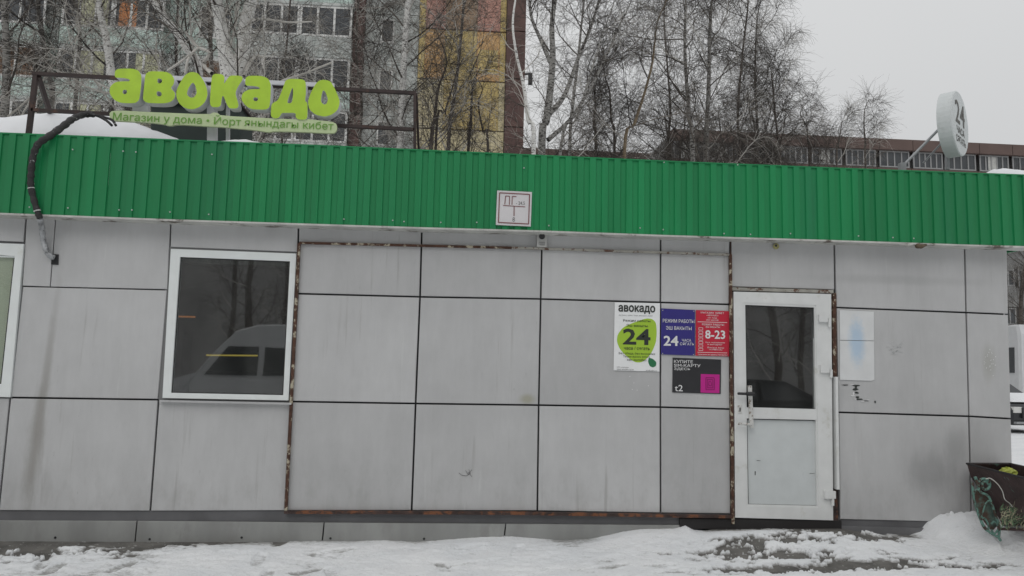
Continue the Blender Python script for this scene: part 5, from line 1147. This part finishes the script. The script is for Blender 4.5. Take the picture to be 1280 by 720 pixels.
# far long block at right
YB2 = 45.0
fb2 = thing('apartment_block', 'long far apartment block with a brown parapet behind the round sign', 'building', (XA(1100, 190, YB2), YB2, 0))
tz0 = float(W(1280, 184, YB2)[2]); xa_, xb_ = float(W(838, 166, YB2)[0]), float(W(1420, 190, YB2)[0])
per2 = 47.5/950*52/1.0*.98
ppm = float(W(1270, 300, YB2)[2]-W(1270, 347.5, YB2)[2]); per2 = ppm
band = float(W(1270, 184, YB2)[2]-W(1270, 197, YB2)[2]); wh = float(W(1270, 197, YB2)[2]-W(1270, 217, YB2)[2])
M_ffr = mat('far_window_frame', (.27, .27, .27), .7)
M_far = mat('far_grey_wall', (.22, .22, .215), .9, var=.2, vscale=.6)
M_fbrown = mat('far_brown_parapet', (.115, .078, .068), .8, var=.15, vscale=.6)
MB().box((xa_, YB2+.3, 0), (xb_, YB2+12, tz0-.15)).build('wall', M_far, fb2)
nseg = 14; sw = (xb_-xa_)/nseg
for i in range(nseg): MB().box((xa_+i*sw+.02, YB2-.5, tz0-band), (xa_+(i+1)*sw-.02, YB2+.4, tz0)).build('parapet_panel', M_fbrown, fb2)
for r_ in range(6):
    z1_ = tz0-band-.03-r_*per2
    if 1 <= r_ <= 2: continue           # hidden behind the kiosk's fascia
    for i in range(nseg):
        if r_ > 2 and i < nseg-5: continue
        win_unit(fb2, xa_+i*sw+.15, xa_+(i+1)*sw-.15, z1_-wh, z1_, YB2-.25, 5 if i % 2 else 4, (.3, .6, M_cur[2]) if random.random() < .5 else None, fw=.09, fm=M_ffr)
        MB().box((xa_+i*sw+.02, YB2-.22, z1_-per2+.08), (xa_+(i+1)*sw-.02, YB2+.3, z1_-wh-.02)).build('balcony_front', M_far if r_ % 2 else M_fbrown, fb2)
lb = thing('low_building', 'low dark building roofline between the birches behind the fascia', 'building', (XA(740, 190, 60), 60, 0))
za = float(W(740, 190, 60)[2]); MB().box((float(W(640, 190, 60)[0]), 60, 0), (float(W(850, 196, 60)[0]), 70, za-1.0)).build('wall', M_far, lb)
MB().box((float(W(640, 190, 60)[0]), 59.6, za-1.0), (float(W(850, 196, 60)[0]), 70.3, za)).build('roof_edge', M_fbrown, lb)

# ------------------------------------------------------------------ vehicles
def loft(name, secs, m, par, smooth=False):   # secs: list of rings (same length)
    n_ = len(secs[0]); vs = [p for s_ in secs for p in s_]; fs = [(i*n_+k, i*n_+(k+1)%n_, (i+1)*n_+(k+1)%n_, (i+1)*n_+k) for i in range(len(secs)-1) for k in range(n_)]
    fs += [tuple(range(n_)), tuple(range(len(secs)*n_-1, (len(secs)-1)*n_-1, -1))]
    return MB().add(vs, fs).build(name, m, par, smooth)
def side_profile_body(par, prof_, wid, m, name='body', inset=.12, zin=1.0):
    """prof_: (x, z) outline seen from the side, extruded across y with the upper part drawn in"""
    def ring(y_, k): return [(px, y_*(1 if pz < zin else 1-inset*(pz-zin)), pz) for px, pz in prof_]
    secs = []
    for yy_, sc in ((-.5, .97), (-.47, 1), (.47, 1), (.5, .97)):
        cx_ = sum(p_[0] for p_ in prof_)/len(prof_); cz_ = sum(p_[1] for p_ in prof_)/len(prof_)
        secs.append([(cx_+(px-cx_)*sc, yy_*wid*(1 if pz < zin else 1-inset*(pz-zin)), cz_+(pz-cz_)*sc) for px, pz in prof_])
    return secs
def L(me_builder, name, m, root, smooth=False):
    me = me_builder.mesh(name, m, smooth); o_ = bpy.data.objects.new(name, me); COL.objects.link(o_); o_.parent = root; return o_
def vehicle(name, label, cat, prof_, wid, m, wheels, wr, wins, loc, rot, inset=.12, zin=1.0, front=None, zoff=0):
    root = thing(name, label, cat, loc); root.rotation_euler = (0, 0, rot)
    secs = side_profile_body(root, prof_, wid, m, inset=inset, zin=zin); n_ = len(prof_)
    b_ = MB(); b_.add([p_ for s_ in secs for p_ in s_], [(i*n_+k, i*n_+(k+1)%n_, (i+1)*n_+(k+1)%n_, (i+1)*n_+k) for i in range(3) for k in range(n_)]+[tuple(range(n_)), tuple(range(4*n_-1, 3*n_-1, -1))])
    L(b_, 'body', m, root)
    for q in wins:     # side windows as quads in side view
        for sgn in (-1, 1):
            L(MB().add([(px, sgn*wid/2*(1-inset*max(0, pz-zin))*1.004, pz) for px, pz in q]+[(px, sgn*wid/2*(1-inset*max(0, pz-zin))*.97, pz) for px, pz in q], [tuple(range(len(q))), tuple(range(2*len(q)-1, len(q)-1, -1))]+[(k, (k+1)%len(q), len(q)+(k+1)%len(q), len(q)+k) for k in range(len(q))]), 'side_window', M_flatgl, root)
    for wx in wheels:
        for sgn in (-1, 1):
            wroot = L(MB().tube([(wx, sgn*(wid/2-.20), wr), (wx, sgn*(wid/2+.01), wr)], wr, 20), 'wheel', M_black, root)
            rm = MB().tube([(wx, sgn*(wid/2-.02), wr), (wx, sgn*(wid/2+.02), wr)], wr*.6, 14).mesh('rim', M_grey); ro = bpy.data.objects.new('rim', rm); COL.objects.link(ro); ro.parent = wroot
    if front: front(root)
    return root
vanprof = [(-2.6, .35), (-2.65, .9), (-2.5, 1.18), (-1.75, 1.42), (-1.25, 2.05), (-.9, 2.45), (-.4, 2.62), (2.55, 2.65), (2.65, 2.4), (2.68, .35)]
M_van = mat('white_van_paint', (.62, .63, .64), .35, var=.04); M_carp = mat('dark_car_paint', (.02, .022, .025), .3, var=.05)
vw = [[(-1.55, 1.38), (-1.05, 2.05), (-.35, 2.05), (-.35, 1.38)], [(-.2, 1.38), (-.2, 2.05), (1.0, 2.05), (1.0, 1.38)], [(1.15, 1.38), (1.15, 2.05), (2.4, 2.05), (2.4, 1.38)]]
def van_front(root):
    L(MB().add([(-1.70, -.78, 1.40), (-1.70, .78, 1.40), (-1.13, .70, 2.15), (-1.13, -.70, 2.15), (-1.74, -.78, 1.41), (-1.74, .78, 1.41), (-1.17, .70, 2.17), (-1.17, -.70, 2.17)], [(0,1,2,3),(7,6,5,4),(0,4,5,1),(1,5,6,2),(2,6,7,3),(3,7,4,0)]), 'windscreen', M_flatgl, root)
    for s_ in (-1, 1): L(MB().box((-2.68, s_*.85, .85), (-2.6, s_*.6, 1.02)), 'headlight', M_wfr, root)
    L(MB().box((-2.72, -.85, .4), (-2.62, .85, .65)), 'bumper', M_black, root)
xv = float(W(236, 450, 12.2)[0])
vehicle('parked_van', 'white minibus parked across the street, seen mirrored in the large dark window', 'van', vanprof, 1.95, M_van, (-1.75, 1.7), .34, vw, (xv+2.1, -12.6, -.02), 0, front=van_front)
carprof = [(-2.1, .3), (-2.15, .7), (-2.0, .88), (-1.1, 1.0), (-.5, 1.42), (.1, 1.5), (.9, 1.46), (1.6, 1.08), (2.1, 1.0), (2.2, .75), (2.15, .3)]
cw = [[(-.95, 1.02), (-.42, 1.36), (.2, 1.4), (.2, 1.02)], [(.3, 1.02), (.3, 1.4), (.85, 1.36), (1.35, 1.04)]]
def car_front(root):
    L(MB().box((-2.19, -.6, .5), (-2.12, .6, .78)), 'grille', M_black, root); L(MB().box((-2.21, -.26, .48), (-2.18, .26, .59)), 'number_plate', M_wfr, root)
    for s_ in (-1, 1): L(MB().box((-2.16, s_*.84, .64), (-2.02, s_*.58, .80)), 'headlight', M_wfr, root)
    L(MB().box((-2.22, -.82, .34), (-2.1, .82, .40)), 'bumper_trim', M_grey, root)
xc = float(G(960, 560, 0)[0])
pv = W(968, 475, 10.5)
vehicle('parked_car', 'dark car parked behind the viewer, seen mirrored in the door glass', 'car', carprof, 1.75, M_carp, (-1.35, 1.35), .31, cw, (float(pv[0])-.9, -10.6, .05), 0, inset=.35, front=car_front)
# snow covered car and van beyond the right corner
cpos = W(1290, 500, 13.0)
cr_ = vehicle('parked_car', 'dark car facing the view beyond the right corner with a number plate', 'car', carprof, 1.75, M_carp, (-1.35, 1.35), .31, cw, (float(cpos[0]), 15.2, .13), R(97), inset=.35, front=car_front)
# its number plate is turned to the viewer
vp = W(1296, 470, 18)
van2 = vehicle('parked_van', 'tall white van parked tail towards the view behind the dark car beyond the right corner', 'van', [(px, pz*1.3) for px, pz in vanprof], 2.2, M_van, (-1.75, 1.7), .38, [[(a_, b_*1.3) for a_, b_ in q] for q in vw], (float(vp[0])+.1, 20.2, .13), R(-90), inset=.04)
hood = MB(); hx = []
hs_ = roof_snow
L(MB().add([(-2.0, -.75, .93), (-1.1, -.7, 1.05), (-1.1, .7, 1.05), (-2.0, .75, .93), (-1.95, -.6, 1.02), (-1.15, -.55, 1.17), (-1.15, .55, 1.17), (-1.95, .6, 1.02)], [(0,1,5,4),(1,2,6,5),(2,3,7,6),(3,0,4,7),(4,5,6,7),(3,2,1,0)]), 'hood_snow', M_snow_roof, cr_)

# ------------------------------------------------------------------ what stands behind the viewer (mirrored in the glass)
bk = thing('apartment_block', 'grey apartment block across the street, mirrored darkly in the glass', 'building', (0, -48, 0))
MB().box((-45, -60, 0), (40, -48, 27)).build('wall', mat('street_block_wall', (.34, .335, .33), .9, var=.2, vscale=.4), bk)
for r_ in range(0):
    for i in range(12):
        o_ = win_unit(bk, -43+i*6.8, -43+i*6.8+1.5, 1.5+r_*3, 2.8+r_*3, -47.92, 2, fw=.05); o_.rotation_euler = (0, 0, math.pi); o_.location.x += 1.8
random.seed(5)
BT = []
for k in range(3):
    bx = -14+k*9; P_ = np.array([[bx, -21, -.1], [bx+.1, -21, 2], [bx-.1, -21.1, 4.5], [bx+.1, -21, 7], [bx, -21, 10]]); 
    BT.append(tree('bare_tree', [(P_, np.array([.16, .14, .11, .07, .02]))], 'bare tree across the street behind the viewer, mirrored faintly in the glass', M_dbark, dict(n1=26, n2=7, n3=5, l1=(1.5, 3.5), light=.25, hmin=.12), 'bare trees across the street'))
    for o_ in BT[-1].children:
        pass
for i in range(22):
    s_ = BT[i % 3]
    c_ = copy_tree(s_); c_.location = (-16+i*1.5+random.uniform(-.8, .8), random.uniform(-31, -20), 0); c_.rotation_euler = (0, 0, random.uniform(0, 6.28))
    c_['label'] = 'bare tree across the street behind the viewer, mirrored faintly in the glass'; c_['group'] = 'bare trees across the street'

print('TRIS', sum(len(m.loops)-2*len(m.polygons) for m in bpy.data.meshes if m.users))
